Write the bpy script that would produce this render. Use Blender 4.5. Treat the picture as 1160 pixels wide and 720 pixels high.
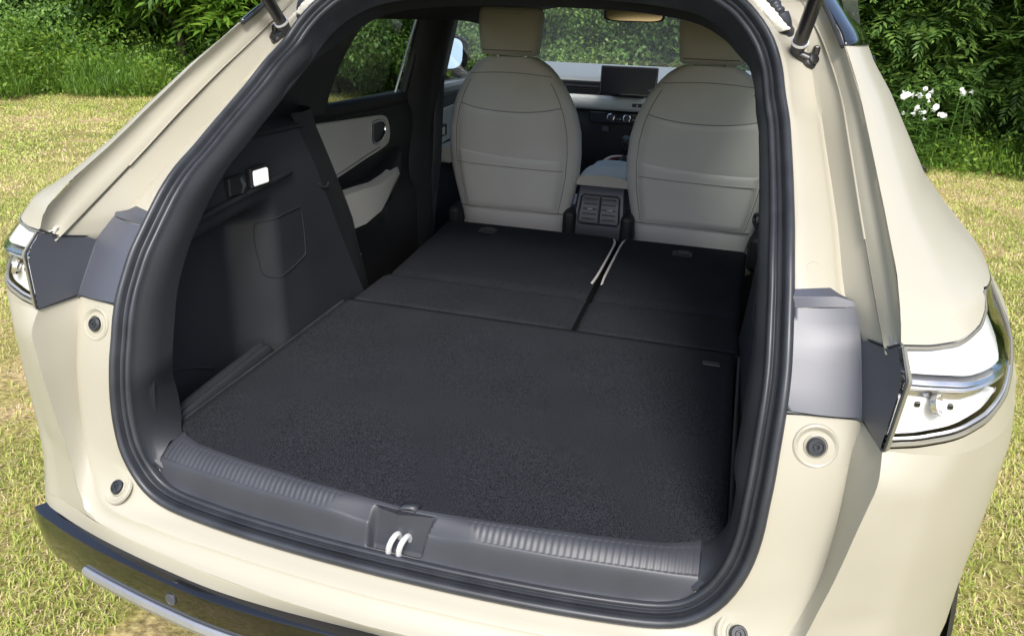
import bpy, bmesh, math, random
import numpy as np
from mathutils import Vector, Matrix
random.seed(7); rng = np.random.default_rng(11)
scene = bpy.context.scene
for o in list(bpy.data.objects): bpy.data.objects.remove(o)
COL = scene.collection
R = math.radians
CZ = 0.70                      # height of the cargo floor above the ground

# ------------------------------------------------------------------ camera
cam_d = bpy.data.cameras.new('camera'); cam = bpy.data.objects.new('camera', cam_d); COL.objects.link(cam)
cr_ = Vector((0.95953, 0.27991, 0.03084)); cu_ = Vector((-0.12797, 0.33584, 0.93319)); cf_ = Vector((-0.25085, 0.89937, -0.35807))
mw = Matrix((cr_, cu_, -cf_)).transposed().to_4x4(); mw.translation = Vector((0.40395, -1.6, 0.7156 + CZ))
cam.matrix_world = mw
cam_d.sensor_width = 36; cam_d.lens = 816.17 / 1160 * 36; cam_d.shift_y = -27 / 1160
cam_d.clip_start = 0.02; cam_d.clip_end = 500
scene.camera = cam
# ------------------------------------------------------------------ sky, sun, exposure
SUN_EL, SUN_AZ = R(52), R(160)           # azimuth measured clockwise from +y
sd = Vector((math.sin(SUN_AZ) * math.cos(SUN_EL), math.cos(SUN_AZ) * math.cos(SUN_EL), math.sin(SUN_EL)))
w = bpy.data.worlds.new('World'); scene.world = w; w.use_nodes = True
nt = w.node_tree; bg = nt.nodes['Background']
sky = nt.nodes.new('ShaderNodeTexSky'); sky.sky_type = 'NISHITA'; sky.sun_disc = False
sky.sun_elevation = SUN_EL; sky.sun_rotation = SUN_AZ; sky.air_density = 1.0; sky.dust_density = 3.0; sky.ozone_density = 1.0
nt.links.new(sky.outputs[0], bg.inputs[0]); bg.inputs[1].default_value = 0.15
sl = bpy.data.lights.new('sun', 'SUN'); sl.energy = 2.1; sl.angle = R(20); sl.color = (1, 0.97, 0.93)
sun = bpy.data.objects.new('sun', sl); COL.objects.link(sun); sun.rotation_euler = sd.to_track_quat('Z', 'Y').to_euler(); sun.location = (-5, -5, 9)
scene.view_settings.view_transform = 'Standard'; scene.view_settings.look = 'None'
scene.view_settings.exposure = 1.02; scene.view_settings.gamma = 1
scene.render.engine = 'CYCLES'
scene.cycles.max_bounces = 10; scene.cycles.transparent_max_bounces = 16; scene.cycles.diffuse_bounces = 5

# ------------------------------------------------------------------ materials
def mat(name, col, rough=0.5, metal=0.0, coat=0.0, spec=0.5, noise=None, bump=None, sheen=0.0, emit=None):
    m = bpy.data.materials.new(name); m.use_nodes = True; n = m.node_tree.nodes; l = m.node_tree.links
    b = n['Principled BSDF']; b.inputs['Base Color'].default_value = (*col, 1); b.inputs['Roughness'].default_value = rough
    b.inputs['Metallic'].default_value = metal; b.inputs['Coat Weight'].default_value = coat; b.inputs['Coat Roughness'].default_value = 0.04
    b.inputs['Specular IOR Level'].default_value = spec; b.inputs['Sheen Weight'].default_value = sheen
    tc = n.new('ShaderNodeTexCoord')
    if noise:   # (scale, amount): value variation of base colour
        t = n.new('ShaderNodeTexNoise'); t.inputs['Scale'].default_value = noise[0]; t.inputs['Detail'].default_value = 5
        l.new(tc.outputs['Object'], t.inputs['Vector'])
        r = n.new('ShaderNodeValToRGB'); a = noise[1]
        r.color_ramp.elements[0].position = .3; r.color_ramp.elements[1].position = .7
        r.color_ramp.elements[0].color = (*[c * (1 - a) for c in col], 1); r.color_ramp.elements[1].color = (*[c * (1 + a) for c in col], 1)
        l.new(t.outputs[0], r.inputs[0]); l.new(r.outputs[0], b.inputs['Base Color'])
        rr = n.new('ShaderNodeMapRange'); rr.inputs['To Min'].default_value = max(0, rough - .08); rr.inputs['To Max'].default_value = min(1, rough + .08)
        l.new(t.outputs[0], rr.inputs[0]); l.new(rr.outputs[0], b.inputs['Roughness'])
    if bump:    # (scale, strength, distance)
        t = n.new('ShaderNodeTexNoise'); t.inputs['Scale'].default_value = bump[0]; t.inputs['Detail'].default_value = 3
        l.new(tc.outputs['Object'], t.inputs['Vector'])
        bp = n.new('ShaderNodeBump'); bp.inputs['Strength'].default_value = bump[1]; bp.inputs['Distance'].default_value = bump[2]
        l.new(t.outputs[0], bp.inputs['Height']); l.new(bp.outputs[0], b.inputs['Normal'])
    if emit:
        b.inputs['Emission Color'].default_value = (*emit[0], 1); b.inputs['Emission Strength'].default_value = emit[1]
    return m
M = {}
M['paint'] = mat('beige_paint', (.358, .340, .274), .40, 0.0, .15, .4, noise=(3, .03))
M['cover'] = mat('satin_plastic', (.052, .058, .076), .47, 0, .0, .9, bump=(700, .12, .0006))
M['trim'] = mat('black_trim', (.016, .017, .019), .55, 0, 0, .5, noise=(9, .15), bump=(900, .25, .0006))
M['trimgrey'] = mat('charcoal_trim', (.025, .0275, .032), .48, 0, 0, .5, noise=(6, .12), bump=(900, .25, .0006))
M['rubber'] = mat('rubber', (.026, .029, .035), .40, 0, 0, .5, noise=(20, .2))
M['sill'] = mat('sill_plastic', (.034, .037, .045), .46, 0, 0, .5, noise=(8, .12), bump=(1100, .15, .0004))
M['piano'] = mat('gloss_black', (.006, .006, .007), .11, 0, .6, .6, noise=(4, .3))
M['blackm'] = mat('black_metal', (.012, .012, .013), .28, 0, .3, .6)
M['chrome'] = mat('chrome', (.75, .75, .76), .12, 1.0)
M['silver'] = mat('silver_trim', (.46, .47, .50), .34, .75, noise=(15, .05))
M['steel'] = mat('bright_steel', (.82, .82, .82), .35, .6)
M['lampw'] = mat('lamp_white', (.82, .83, .84), .14, 0, .8, .5)
M['lampg'] = mat('lamp_smoke', (.20, .19, .145), .15, .2, .6, .5)
M['lamph'] = mat('lamp_housing', (.42, .42, .40), .25, .3, .2, .5)
M['lamps'] = mat('lamp_reflector', (.78, .78, .80), .16, .85)
M['seat'] = mat('grey_leather', (.66, .645, .61), .5, 0, 0, .4, noise=(5, .05), bump=(420, .2, .0008))
M['seatseam'] = mat('seam', (.22, .21, .20), .7)
M['grey'] = mat('pale_grey_leather', (.56, .55, .49), .5, 0, 0, .4, noise=(6, .05), bump=(420, .2, .0008))
M['pale'] = mat('pale_panel', (.74, .75, .70), .5, 0, 0, .4, noise=(5, .04))
M['dashtop'] = mat('dash_top', (.17, .185, .195), .45, 0, 0, .5, bump=(600, .2, .0006))
M['screen'] = mat('screen', (.008, .009, .014), .3, 0, 0, .3, noise=(3, .3))
M['red'] = mat('wine_trim', (.16, .02, .02), .4)
M['lampon'] = mat('lit_lamp', (.72, .72, .70), .4, noise=(60, .2), emit=((1, .97, .92), .3))
M['warmreflect'] = mat('mirror_glass', (1.0, .90, .68), .08, 1.0)  # interior mirror: warm reflection put into the tint of the glass
M['tyre'] = mat('tyre', (.015, .015, .015), .8)
M['alloy'] = mat('alloy', (.45, .45, .46), .3, .9)
M['headliner'] = mat('headliner', (.020, .020, .021), .9, noise=(40, .2))
M['bark'] = mat('bark', (.07, .055, .04), .9, noise=(12, .4), bump=(30, .6, .01))
M['foil'] = mat('sealant', (.70, .68, .60), .5, noise=(60, .2), bump=(90, .7, .004))

def glassmat(name, tint, rough=0.0, gloss=1.0):
    m = bpy.data.materials.new(name); m.use_nodes = True; n = m.node_tree.nodes; l = m.node_tree.links; n.clear()
    o = n.new('ShaderNodeOutputMaterial'); t = n.new('ShaderNodeBsdfTransparent'); t.inputs[0].default_value = (*tint, 1)
    g = n.new('ShaderNodeBsdfGlossy'); g.inputs['Roughness'].default_value = rough; lw = n.new('ShaderNodeLayerWeight'); pw = n.new('ShaderNodeMath'); pw.operation = 'POWER'; pw.inputs[1].default_value = 5; l.new(lw.outputs['Facing'], pw.inputs[0])
    f = n.new('ShaderNodeMath'); f.operation = 'MULTIPLY_ADD'; f.inputs[1].default_value = .92; f.inputs[2].default_value = .05; l.new(pw.outputs[0], f.inputs[0])
    tx = n.new('ShaderNodeTexNoise'); tx.inputs['Scale'].default_value = 3; mr = n.new('ShaderNodeMapRange'); mr.inputs['To Min'].default_value = .9 * gloss; mr.inputs['To Max'].default_value = gloss
    l.new(tx.outputs[0], mr.inputs[0]); mu = n.new('ShaderNodeMath'); mu.operation = 'MULTIPLY'; l.new(f.outputs[0], mu.inputs[0]); l.new(mr.outputs[0], mu.inputs[1])
    x = n.new('ShaderNodeMixShader'); l.new(mu.outputs[0], x.inputs[0]); l.new(t.outputs[0], x.inputs[1]); l.new(g.outputs[0], x.inputs[2]); l.new(x.outputs[0], o.inputs[0])
    return m
M['glass'] = glassmat('windscreen_glass', (.95, .98, .95))
M['privacy'] = glassmat('privacy_glass', (.34, .38, .36))
M['lens'] = glassmat('lamp_lens', (.93, .93, .92))

def carpetmat():
    m = mat('cargo_carpet', (.016, .017, .020), .95, 0, 0, .12, sheen=.0)
    n = m.node_tree.nodes; l = m.node_tree.links; b = n['Principled BSDF']; tc = n.new('ShaderNodeTexCoord')
    a = n.new('ShaderNodeTexNoise'); a.inputs['Scale'].default_value = 620; a.inputs['Detail'].default_value = 3
    c = n.new('ShaderNodeTexNoise'); c.inputs['Scale'].default_value = 7; c.inputs['Detail'].default_value = 6
    l.new(tc.outputs['Object'], a.inputs['Vector']); l.new(tc.outputs['Object'], c.inputs['Vector'])
    r = n.new('ShaderNodeValToRGB'); e = r.color_ramp.elements
    e[0].position = .34; e[0].color = (.002, .0024, .003, 1); e[1].position = .70; e[1].color = (.036, .039, .048, 1)
    mx = n.new('ShaderNodeMix'); mx.data_type = 'FLOAT'; mx.inputs[0].default_value = .07
    l.new(a.outputs[0], mx.inputs[2]); l.new(c.outputs[0], mx.inputs[3]); l.new(mx.outputs[0], r.inputs[0]); l.new(r.outputs[0], b.inputs['Base Color'])
    bp = n.new('ShaderNodeBump'); bp.inputs['Strength'].default_value = .45; bp.inputs['Distance'].default_value = .0012
    l.new(a.outputs[0], bp.inputs['Height']); l.new(bp.outputs[0], b.inputs['Normal'])
    return m
M['carpet'] = carpetmat()

# ------------------------------------------------------------------ mesh helpers
def catmull(P, n):
    P = np.asarray(P, float); d = np.r_[0, np.cumsum(np.linalg.norm(np.diff(P, axis=0), axis=1) ** .5 + 1e-9)]
    out = []
    for s in np.linspace(0, d[-1], n):
        i = min(int(np.searchsorted(d, s, 'right')) - 1, len(P) - 2); f = (s - d[i]) / (d[i + 1] - d[i])
        p0 = P[max(i - 1, 0)]; p1 = P[i]; p2 = P[i + 1]; p3 = P[min(i + 2, len(P) - 1)]
        out.append(.5 * (2 * p1 + (-p0 + p2) * f + (2 * p0 - 5 * p1 + 4 * p2 - p3) * f * f + (-p0 + 3 * p1 - 3 * p2 + p3) * f ** 3))
    return np.array(out)
def cr(P, t):
    n = len(P); t = min(max(t, 0), n - 1 - 1e-9); i = int(t); f = t - i
    p0 = P[max(i - 1, 0)]; p1 = P[i]; p2 = P[i + 1]; p3 = P[min(i + 2, n - 1)]
    return .5 * ((2 * p1) + (-p0 + p2) * f + (2 * p0 - 5 * p1 + 4 * p2 - p3) * f * f + (-p0 + 3 * p1 - 3 * p2 + p3) * f ** 3)
class MB:
    def __init__(s): s.v = []; s.f = []
    def add(s, vs, fs):
        k = len(s.v); s.v += [tuple(map(float, p)) for p in vs]; s.f += [tuple(i + k for i in f) for f in fs]; return s
    def grid(s, G, closed_u=False, closed_v=False, flip=False):
        G = [list(r) for r in G]; n = len(G); m = len(G[0]); fs = []
        for i in range(n if closed_u else n - 1):
            for j in range(m if closed_v else m - 1):
                a = i * m + j; b = i * m + (j + 1) % m; c = ((i + 1) % n) * m + (j + 1) % m; d = ((i + 1) % n) * m + j
                fs.append((a, d, c, b) if flip else (a, b, c, d))
        return s.add([p for r in G for p in r], fs)
    def box(s, c, d, rot=None):
        c = Vector(c); vs = []
        for x in (-.5, .5):
            for y in (-.5, .5):
                for z in (-.5, .5):
                    p = Vector((x * d[0], y * d[1], z * d[2])); p = rot @ p if rot else p; vs.append(c + p)
        return s.add(vs, [(0, 1, 3, 2), (4, 6, 7, 5), (0, 4, 5, 1), (2, 3, 7, 6), (0, 2, 6, 4), (1, 5, 7, 3)])
    def tube(s, P, r, n=8, cap=True, flat=1.0):
        P = [Vector(p) for p in P]; G = []; rr = r if hasattr(r, '__len__') else [r] * len(P)
        up = None
        for i, p in enumerate(P):
            t = (P[min(i + 1, len(P) - 1)] - P[max(i - 1, 0)]).normalized()
            if up is None: up = t.orthogonal().normalized()
            up = (up - t * up.dot(t)).normalized(); sd_ = t.cross(up)
            G.append([p + (up * math.cos(a) + sd_ * math.sin(a) * flat) * rr[i] for a in [2 * math.pi * k / n for k in range(n)]])
        k = len(s.v); s.grid(G, closed_v=True)
        if cap: s.f.append(tuple(k + j for j in range(n))[::-1]); s.f.append(tuple(k + (len(P) - 1) * n + j for j in range(n)))
        return s
    def lathe(s, o, ax, prof, n=20):     # prof: (radius, height along ax)
        o = Vector(o); ax = Vector(ax).normalized(); u = ax.orthogonal().normalized(); v = ax.cross(u)
        G = [[o + ax * h + (u * math.cos(a) + v * math.sin(a)) * r for a in [2 * math.pi * k / n for k in range(n)]] for r, h in prof]
        k = len(s.v); s.grid(G, closed_v=True)
        if prof[-1][0] > 1e-6: s.f.append(tuple(k + (len(prof) - 1) * n + j for j in range(n)))
        return s
    def prism(s, poly, d):               # poly: 3d points in order, d: extrusion vector
        n = len(poly); d = Vector(d); a = [Vector(p) for p in poly]; b = [p + d for p in a]
        return s.add(a + b, [tuple(range(n))[::-1], tuple(range(n, 2 * n))] + [(i, (i + 1) % n, n + (i + 1) % n, n + i) for i in range(n)])
    def mirror(s):
        o = MB(); o.v = [(-x, y, z) for x, y, z in s.v]; o.f = [f[::-1] for f in s.f]; return o
    def build(s, name, m, parent=None, dz=CZ, bevel=0, seg=2, solid=0, solid_off=-1, sub=0, ang=35, label=None, smooth=True, weld=False):
        me = bpy.data.meshes.new(name); me.from_pydata([(x, y, z + dz) for x, y, z in s.v], [], s.f); me.update()
        bm = bmesh.new(); bm.from_mesh(me)
        if weld: bmesh.ops.remove_doubles(bm, verts=bm.verts, dist=1e-5)
        bmesh.ops.recalc_face_normals(bm, faces=bm.faces)
        bm.to_mesh(me); bm.free()
        if smooth:
            for p in me.polygons: p.use_smooth = True
            if not bevel: me.set_sharp_from_angle(angle=R(ang))
        me.materials.append(M[m] if isinstance(m, str) else m)
        o = bpy.data.objects.new(name, me); COL.objects.link(o)
        if parent: o.parent = parent
        if label: o['label'] = label
        if solid:
            x = o.modifiers.new('thick', 'SOLIDIFY'); x.thickness = solid; x.offset = solid_off
        if bevel:
            x = o.modifiers.new('bevel', 'BEVEL'); x.width = bevel; x.segments = seg; x.limit_method = 'ANGLE'; x.angle_limit = R(30); x.harden_normals = True
        if sub:
            x = o.modifiers.new('sub', 'SUBSURF'); x.levels = sub; x.render_levels = sub
        return o
def pair(mb, name, m, parent, **k):
    return mb.build(name, m, parent, **k), mb.mirror().build(name, m, parent, **k)
def empty(name, loc=(0, 0, 0), parent=None):
    o = bpy.data.objects.new(name, None); COL.objects.link(o); o.location = loc
    o.empty_display_size = .1
    if parent: o.parent = parent
    return o
def tag(o, label, cat, group=None, kind=None):
    o['label'] = label; o['category'] = cat
    if group: o['group'] = group
    if kind: o['kind'] = kind
    return o
def sm(a, b, x):
    t = np.clip((x - a) / (b - a), 0, 1); return t * t * (3 - 2 * t)

M['mirrorglass'] = mat('door_mirror_glass', (.62, .72, .70), .05, 1.0)
# =================================================================== the car: exterior
car = empty('hatchback_car'); tag(car, 'beige compact SUV with open tailgate, folded rear seats and grey front seats', 'car')

V3 = lambda *a: np.array(a, float)
# outer body skin: plan rows (fold line -> corner -> flank) at several heights
ROWS = [
(-.14,[(.55,-.822),(.635,-.80),(.703,-.775),(.80,-.65),(.85,-.52),(.88,-.33),(.89,-.30)]),
(-.05,[(.575,-.806),(.645,-.785),(.706,-.757),(.801,-.647),(.85,-.52),(.88,-.33),(.89,-.28)]),
(.0,[(.597,-.797),(.655,-.777),(.71,-.752),(.802,-.648),(.85,-.525),(.88,-.34),(.892,-.15)]),
(.02,[(.601,-.796),(.658,-.777),(.711,-.751),(.802,-.649),(.851,-.526),(.88,-.34),(.893,.45)]),
(.1,[(.617,-.792),(.668,-.775),(.717,-.748),(.804,-.652),(.853,-.53),(.882,-.35),(.893,.45)]),
(.2,[(.634,-.785),(.678,-.77),(.722,-.744),(.804,-.655),(.854,-.535),(.882,-.36),(.89,.45)]),
(.245,[(.638,-.760),(.684,-.755),(.732,-.735),(.799,-.655),(.850,-.525),(.878,-.35),(.888,.45)]),
(.337,[(.646,-.753),(.69,-.742),(.735,-.72),(.785,-.645),(.832,-.48),(.861,-.29),(.875,.45)]),
(.368,[(.639,-.728),(.683,-.716),(.725,-.692),(.773,-.605),(.819,-.425),(.846,-.23),(.86,.45)]),
(.405,[(.634,-.711),(.675,-.693),(.712,-.664),(.756,-.59),(.797,-.45),(.825,-.2),(.842,.45)]),
(.437,[(.633,-.66),(.665,-.633),(.697,-.59),(.745,-.475),(.775,-.34),(.803,-.1),(.825,.42)]),
(.49,[(.626,-.558),(.648,-.54),(.672,-.505),(.707,-.41),(.738,-.27),(.762,-.05),(.777,.17)]),
(.54,[(.617,-.477),(.636,-.462),(.658,-.43),(.69,-.345),(.715,-.22),(.738,0),(.75,.215)]),
(.61,[(.604,-.36),(.622,-.345),(.642,-.31),(.666,-.225),(.69,-.1),(.712,.09),(.73,.285)]),
(.66,[(.59,-.27),(.607,-.255),(.625,-.215),(.648,-.12),(.667,0),(.68,.15),(.695,.335)]),
(.71,[(.575,-.19),(.592,-.175),(.609,-.135),(.632,-.04),(.65,.07),(.663,.2),(.672,.40)]),
(.77,[(.54,-.10),(.557,-.08),(.572,-.04),(.59,.06),(.605,.17),(.612,.3),(.622,.5)]),
]
RZ = np.array([r[0] for r in ROWS]); RP = np.array([r[1] for r in ROWS])
def body(u, z, off=0.0):
    zc = min(max(z, RZ[0]), RZ[-1]); row = np.array([[np.interp(zc, RZ, RP[:, k, j]) for j in (0, 1)] for k in range(7)])
    p = cr(row, u); q = cr(row, u + .05) - cr(row, max(u - .05, 0)); nrm = np.array([q[1], -q[0]]); nrm /= np.linalg.norm(nrm)
    return np.array([p[0] + nrm[0] * off, p[1] + nrm[1] * off, z])
def lin(P, n):
    P = np.asarray(P, float); d = np.r_[0, np.cumsum(np.linalg.norm(np.diff(P, axis=0), axis=1))]; s = np.linspace(0, d[-1], n)
    return np.stack([np.interp(s, d, P[:, k]) for k in range(3)], 1)

# opening curve (right half, from the top centre down to the sill centre)
SEAL = [(0,-.08,.818),(.2,-.09,.812),(.33,-.11,.795),(.40,-.135,.765),(.441,-.163,.73),(.47,-.188,.692),(.488,-.221,.65),(.496,-.284,.61),(.506,-.33,.572),
        (.511,-.386,.536),(.515,-.439,.503),(.518,-.488,.472),(.520,-.538,.444),(.522,-.577,.414),(.525,-.606,.383),(.527,-.633,.353),(.529,-.658,.324),(.531,-.678,.292),
        (.531,-.697,.262),(.530,-.713,.229),(.529,-.725,.194),(.528,-.737,.160),(.526,-.747,.125),(.524,-.755,.085),(.518,-.763,.046),(.506,-.772,.010),(.487,-.778,-.026),
        (.458,-.785,-.055),(.42,-.791,-.071),(.36,-.798,-.077),(.25,-.809,-.078),(.12,-.816,-.078),(0,-.818,-.078)]
SEALH = catmull(SEAL, 90)

# --- door-jamb channel between weatherstrip and quarter panel
ZK = np.array([.33,.36,.372,.40,.44,.48,.52,.56,.60,.65])
def byz(P):
    P = np.array(sorted(P, key=lambda p: p[2])); return lambda z: np.array([np.interp(z, P[:, 2], P[:, k]) for k in range(3)])
S_ = byz([p for p in SEAL if .2 < p[2] < .7])
R1_ = byz([(.612,-.63,.330),(.593,-.579,.378),(.589,-.525,.413),(.585,-.466,.451),(.578,-.397,.49),(.570,-.325,.533),(.561,-.25,.581),(.555,-.215,.61),(.546,-.175,.65)])
R2_ = byz([(.634,-.712,.346),(.616,-.55,.446),(.611,-.504,.475),(.606,-.455,.507),(.6,-.403,.54),(.595,-.341,.576),(.589,-.274,.614),(.576,-.208,.654)])
R3_ = byz([(.642,-.735,.355),(.639,-.728,.368),(.634,-.711,.405),(.633,-.665,.433),(.63,-.612,.46),(.626,-.558,.491),(.62,-.5,.525),(.614,-.439,.562),(.606,-.373,.602),(.596,-.30,.645)])
T1 = [(.53,-.14,.69),(.50,-.105,.735),(.45,-.08,.775),(.36,-.055,.81),(.2,-.035,.83),(0,-.025,.835)]
T2 = [(.556,-.145,.70),(.53,-.095,.745),(.48,-.04,.79),(.38,-.01,.825),(.2,.01,.845),(0,.02,.85)]
T3 = [(.575,-.19,.71),(.545,-.11,.765),(.49,-.03,.81),(.38,.02,.845),(.2,.05,.865),(0,.06,.87)]
TS = [(.47,-.188,.692),(.441,-.163,.73),(.40,-.135,.765),(.33,-.11,.795),(.2,-.09,.812),(0,-.08,.818)]
def jc(f, T): return catmull([f(ZK[0]) + np.array([.006, .012, -.003])] + [f(z) for z in ZK] + [np.array(p) for p in T], 60)
cS, c1, c2, c3 = jc(S_, TS), jc(R1_, T1), jc(R2_, T2), jc(R3_, T3)
prof = []
def mixc(a, b, t, off=(0, 0, 0)): return a * (1 - t) + b * t + np.array(off)
inn = cS + np.array([-.028, .03, -.004])
def pocket(w_):     # sunk field under the strut bracket, ending in a ledge
    q = sm(.572, .590, cS[:, 2]) * (1 - sm(.70, .76, cS[:, 2])); return np.stack([0 * q, q * .011 * w_, -q * .006 * w_], 1)
rowsJ = [inn, cS, mixc(cS, c1, .12, (0, -.002, .002)), mixc(cS, c1, .20, (0, -.003, .003)) + pocket(.35), mixc(cS, c1, .32, (0, -.003, .003)) + pocket(1), mixc(cS, c1, .60, (0, -.004, .003)) + pocket(1.1), mixc(cS, c1, .78, (0, -.004, .003)) + pocket(1), mixc(cS, c1, .86, (0, -.0035, .002)) + pocket(.8), mixc(cS, c1, .93, (0, .001, -.001)) + pocket(.4), c1,
         mixc(c1, c2, .10), mixc(c1, c2, .5, (.002, 0, -.001)), mixc(c1, c2, .84, (.001, 0, 0)), mixc(c1, c2, .90, (.005, .002, -.002)), mixc(c1, c2, .95, (.004, .001, -.001)), mixc(c1, c2, .97, (-.004, -.002, .001)), c2 + np.array([-.0045, 0, 0]), mixc(c2, c3, .05, (-.004, 0, 0)), mixc(c2, c3, .30, (.0, 0, 0)), mixc(c2, c3, .40, (.006, 0, 0)),
         mixc(c2, c3, .82, (.006, 0, 0)), mixc(c2, c3, .94, (.0015, 0, 0)), c3]
mb = MB(); mb.grid(np.array(rowsJ).transpose(1, 0, 2)); pair(mb, 'jamb_panel', 'paint', car, ang=50)
# seam bead along the gutter
bead = catmull([R2_(z) + np.array([-.005, .0, 0]) for z in (.446, .48, .52, .56, .60, .64)] + [np.array((.551, -.147, .70)), np.array((.52, -.09, .75))], 40)
mb = MB().tube(bead, .0016, 8); pair(mb, 'seam_bead', 'paint', car)
# raised embossing at the foot of the jamb and pocket step below the strut
t1_ = R1_(.40) - S_(.40); t2_ = S_(.42) - S_(.38); nj = np.cross(t1_, t2_); nj = nj / np.linalg.norm(nj) * (1 if np.cross(t1_, t2_)[1] < 0 else -1)
pl = mixc(S_(.397), R1_(.397), .45, (0, -.003, .003))
pair(MB().lathe(pl, nj, [(.0165, -.006), (.0163, -.0008), (.0150, .0002), (0, .0006)], 24), 'hole_plug', 'paint', car)

# --- quarter panel
US = np.r_[np.linspace(0, .12, 4), np.linspace(.25, 6, 36)]
def skin(zs, us, start=None):
    G = []
    for z in zs: G.append([body(u, z) for u in us])
    return G
ztop = np.r_[np.linspace(.368, .44, 12), np.linspace(.45, .77, 30)]
def lamp_top(u):   # height of the lamp's upper edge along the skin
    return float(np.interp(u, [0, .8, 1.55, 2.4, 2.8, 3.0, 3.5, 4.2], [.368, .369, .373, .381, .391, .405, .400, .385]))
def lamp_bot(u):
    return float(np.interp(u, [0, .7, 1.35, 2.4, 2.9, 3.5, 4.2], [.247, .254, .262, .276, .292, .325, .385]))
UL = 4.2
G = []
for u in US:
    zb = lamp_top(u) + .002
    G.append([body(u, z) for z in (zb + (.77 - zb) * np.linspace(0, 1, 40) ** 1.15)])
mb = MB(); mb.grid(G); pair(mb, 'quarter_panel', 'paint', car, ang=45)
fz = np.linspace(.437, .77, 16)
mb = MB(); mb.grid([[body(6, z) + V3(-.002, .001, 0), (body(6, z) + V3(.725 - .10 * (z - .44) / .33, body(6, z)[1] + .05, z)) / 2 + V3(.004, .03, 0), V3(.722 - .10 * max(0, z - .44) / .33, body(6, z)[1] + .06, z)] for z in fz])
pair(mb, 'window_surround', 'piano', car, ang=60)
mb = MB(); mb.grid([[V3(.705, y, .450), V3(.76, y, .452), V3(.842, y, .436), V3(.848, y, .425)] for y in np.linspace(.16, 2.05, 20)])
pair(mb, 'belt_moulding', 'trim', car, ang=60)
# roof band from the quarter panel's top over to the other side
TR = [(.54,-.10,.77),(.557,-.08,.775),(.60,.2,.80),(.62,.6,.80),(.62,1.2,.78),(.60,1.55,.745)]
G = []
for (x, y, z) in [(.54,-.10,.77),(.59,.1,.785),(.615,.45,.795),(.62,.9,.79),(.615,1.3,.765),(.60,1.52,.735)]:
    yb = y
    G.append([np.array((x * math.cos(a) * 1.0, y + (.16 * (1 - abs(math.cos(a))) if y < 0 else .06 * (1 - abs(math.cos(a)))), z + .095 * (1 - abs(math.cos(a)) ** 2.2))) for a in np.linspace(0, math.pi, 25)])
MB().grid(G).build('roof', 'piano', car, ang=60)

# --- satin black cover over the jamb beside the lamp
Pt, A, B, C, D, E_, F, Gp = V3(.614,-.601,.366), V3(.617,-.637,.335), V3(.632,-.705,.352), V3(.639,-.728,.368), V3(.646,-.753,.337), V3(.638,-.759,.245), V3(.628,-.687,.246), V3(.530,-.706,.248)
off = V3(-.0035, -.006, .002)
Sl = [S_(z) + V3(-.004, -.004, .001) for z in np.linspace(.362, .249, 9)]
Rl = np.array([Pt + off, (Pt + A) / 2 + off] + [A * (1 - t) + F * t + off for t in np.linspace(0, 1, 7)])
mb = MB()
TT = [.0, .25, .5, .72, .88, .97]
LB = [mixc(S_(.3815 - .010 * max(0, t - .72) / .25), R1_(.3815 - .010 * max(0, t - .72) / .25), t, (0, -.0045, .0025)) for t in TT]
LM = [b_ * .45 + (Sl[0] * (1 - t) + Rl[0] * t) * .55 + V3(0, -.0045, .0045) for t, b_ in zip(TT, LB)]
mb.grid([LB, LM, [Sl[0] * (1 - t) + Rl[0] * t for t in TT[:-1]] + [Rl[0]]])
mb.grid([[Sl[i] * (1 - t) + Rl[i] * t + V3(0, -.004 * math.sin(math.pi * t), 0) for t in np.linspace(0, 1, 9)] for i in range(9)])
sidep = [A + off, B + V3(-.004, -.001, .001), C + V3(-.003, -.004, 0), D + V3(-.004, -.003, 0), E_ + V3(-.004, -.004, .001), F + off]
Eo = lin([B + V3(-.004, -.001, .001), C + V3(-.003, -.004, 0), D + V3(-.004, -.003, 0), E_ + V3(-.004, -.004, .001)], 7)
mb.grid([[Rl[2 + k] * (1 - t) + Eo[k] * t for t in np.linspace(0, 1, 6)] for k in range(7)])
mb.add([LB[-1], V3(.614, -.600, .335), Rl[2], Rl[1], Rl[0]], [(0, 1, 2, 3, 4)])
mb.add([Sl[-1], F + off, F + V3(.006, .03, 0), Sl[-1] + V3(0, .03, 0)], [(0, 1, 2, 3)])
pair(mb, 'jamb_cover', 'cover', car, bevel=.0045, seg=3, weld=True)
for P in ([Gp + V3(.0, -.001, -.001), F + V3(-.002, -.003, -.001), E_ + V3(-.001, -.003, 0)], [V3(.617, -.62, .345), A + V3(0, 0, .002), B + V3(0, 0, .003), C + V3(0, 0, .003)], [C + V3(.001, -.002, 0), D + V3(.001, -.002, 0), E_ + V3(.001, -.003, 0)]):
    pair(MB().tube(lin(P, 16), .0018, 6), 'panel_gap', 'rubber', car)

# --- rear bumper (upper beige skin)
r1 = [(.628,-.687,.245),(.618,-.708,.21),(.6155,-.722,.17),(.614,-.734,.126),(.61,-.744,.082),(.604,-.754,.036),(.591,-.767,-.007),(.574,-.782,-.045),(.553,-.797,-.074),(.525,-.808,-.086),(.48,-.817,-.09),(.41,-.826,-.091),(.3,-.837,-.092),(.15,-.847,-.092),(0,-.851,-.092)]
r2 = [(.638,-.759,.245),(.636,-.782,.212),(.630,-.787,.177),(.623,-.791,.141),(.617,-.792,.10),(.61,-.793,.057),(.601,-.796,.018),(.592,-.799,-.024),(.582,-.806,-.065),(.565,-.815,-.096),(.535,-.823,-.108),(.455,-.838,-.111),(.3,-.861,-.112),(.15,-.876,-.112),(0,-.882,-.112)]
N = 64
i0 = int(np.argmin(np.linalg.norm(SEALH - Gp, axis=1)))
cs = lin(SEALH[i0:], N); a1 = catmull(r1, N); a2 = catmull(r2, N)
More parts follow.
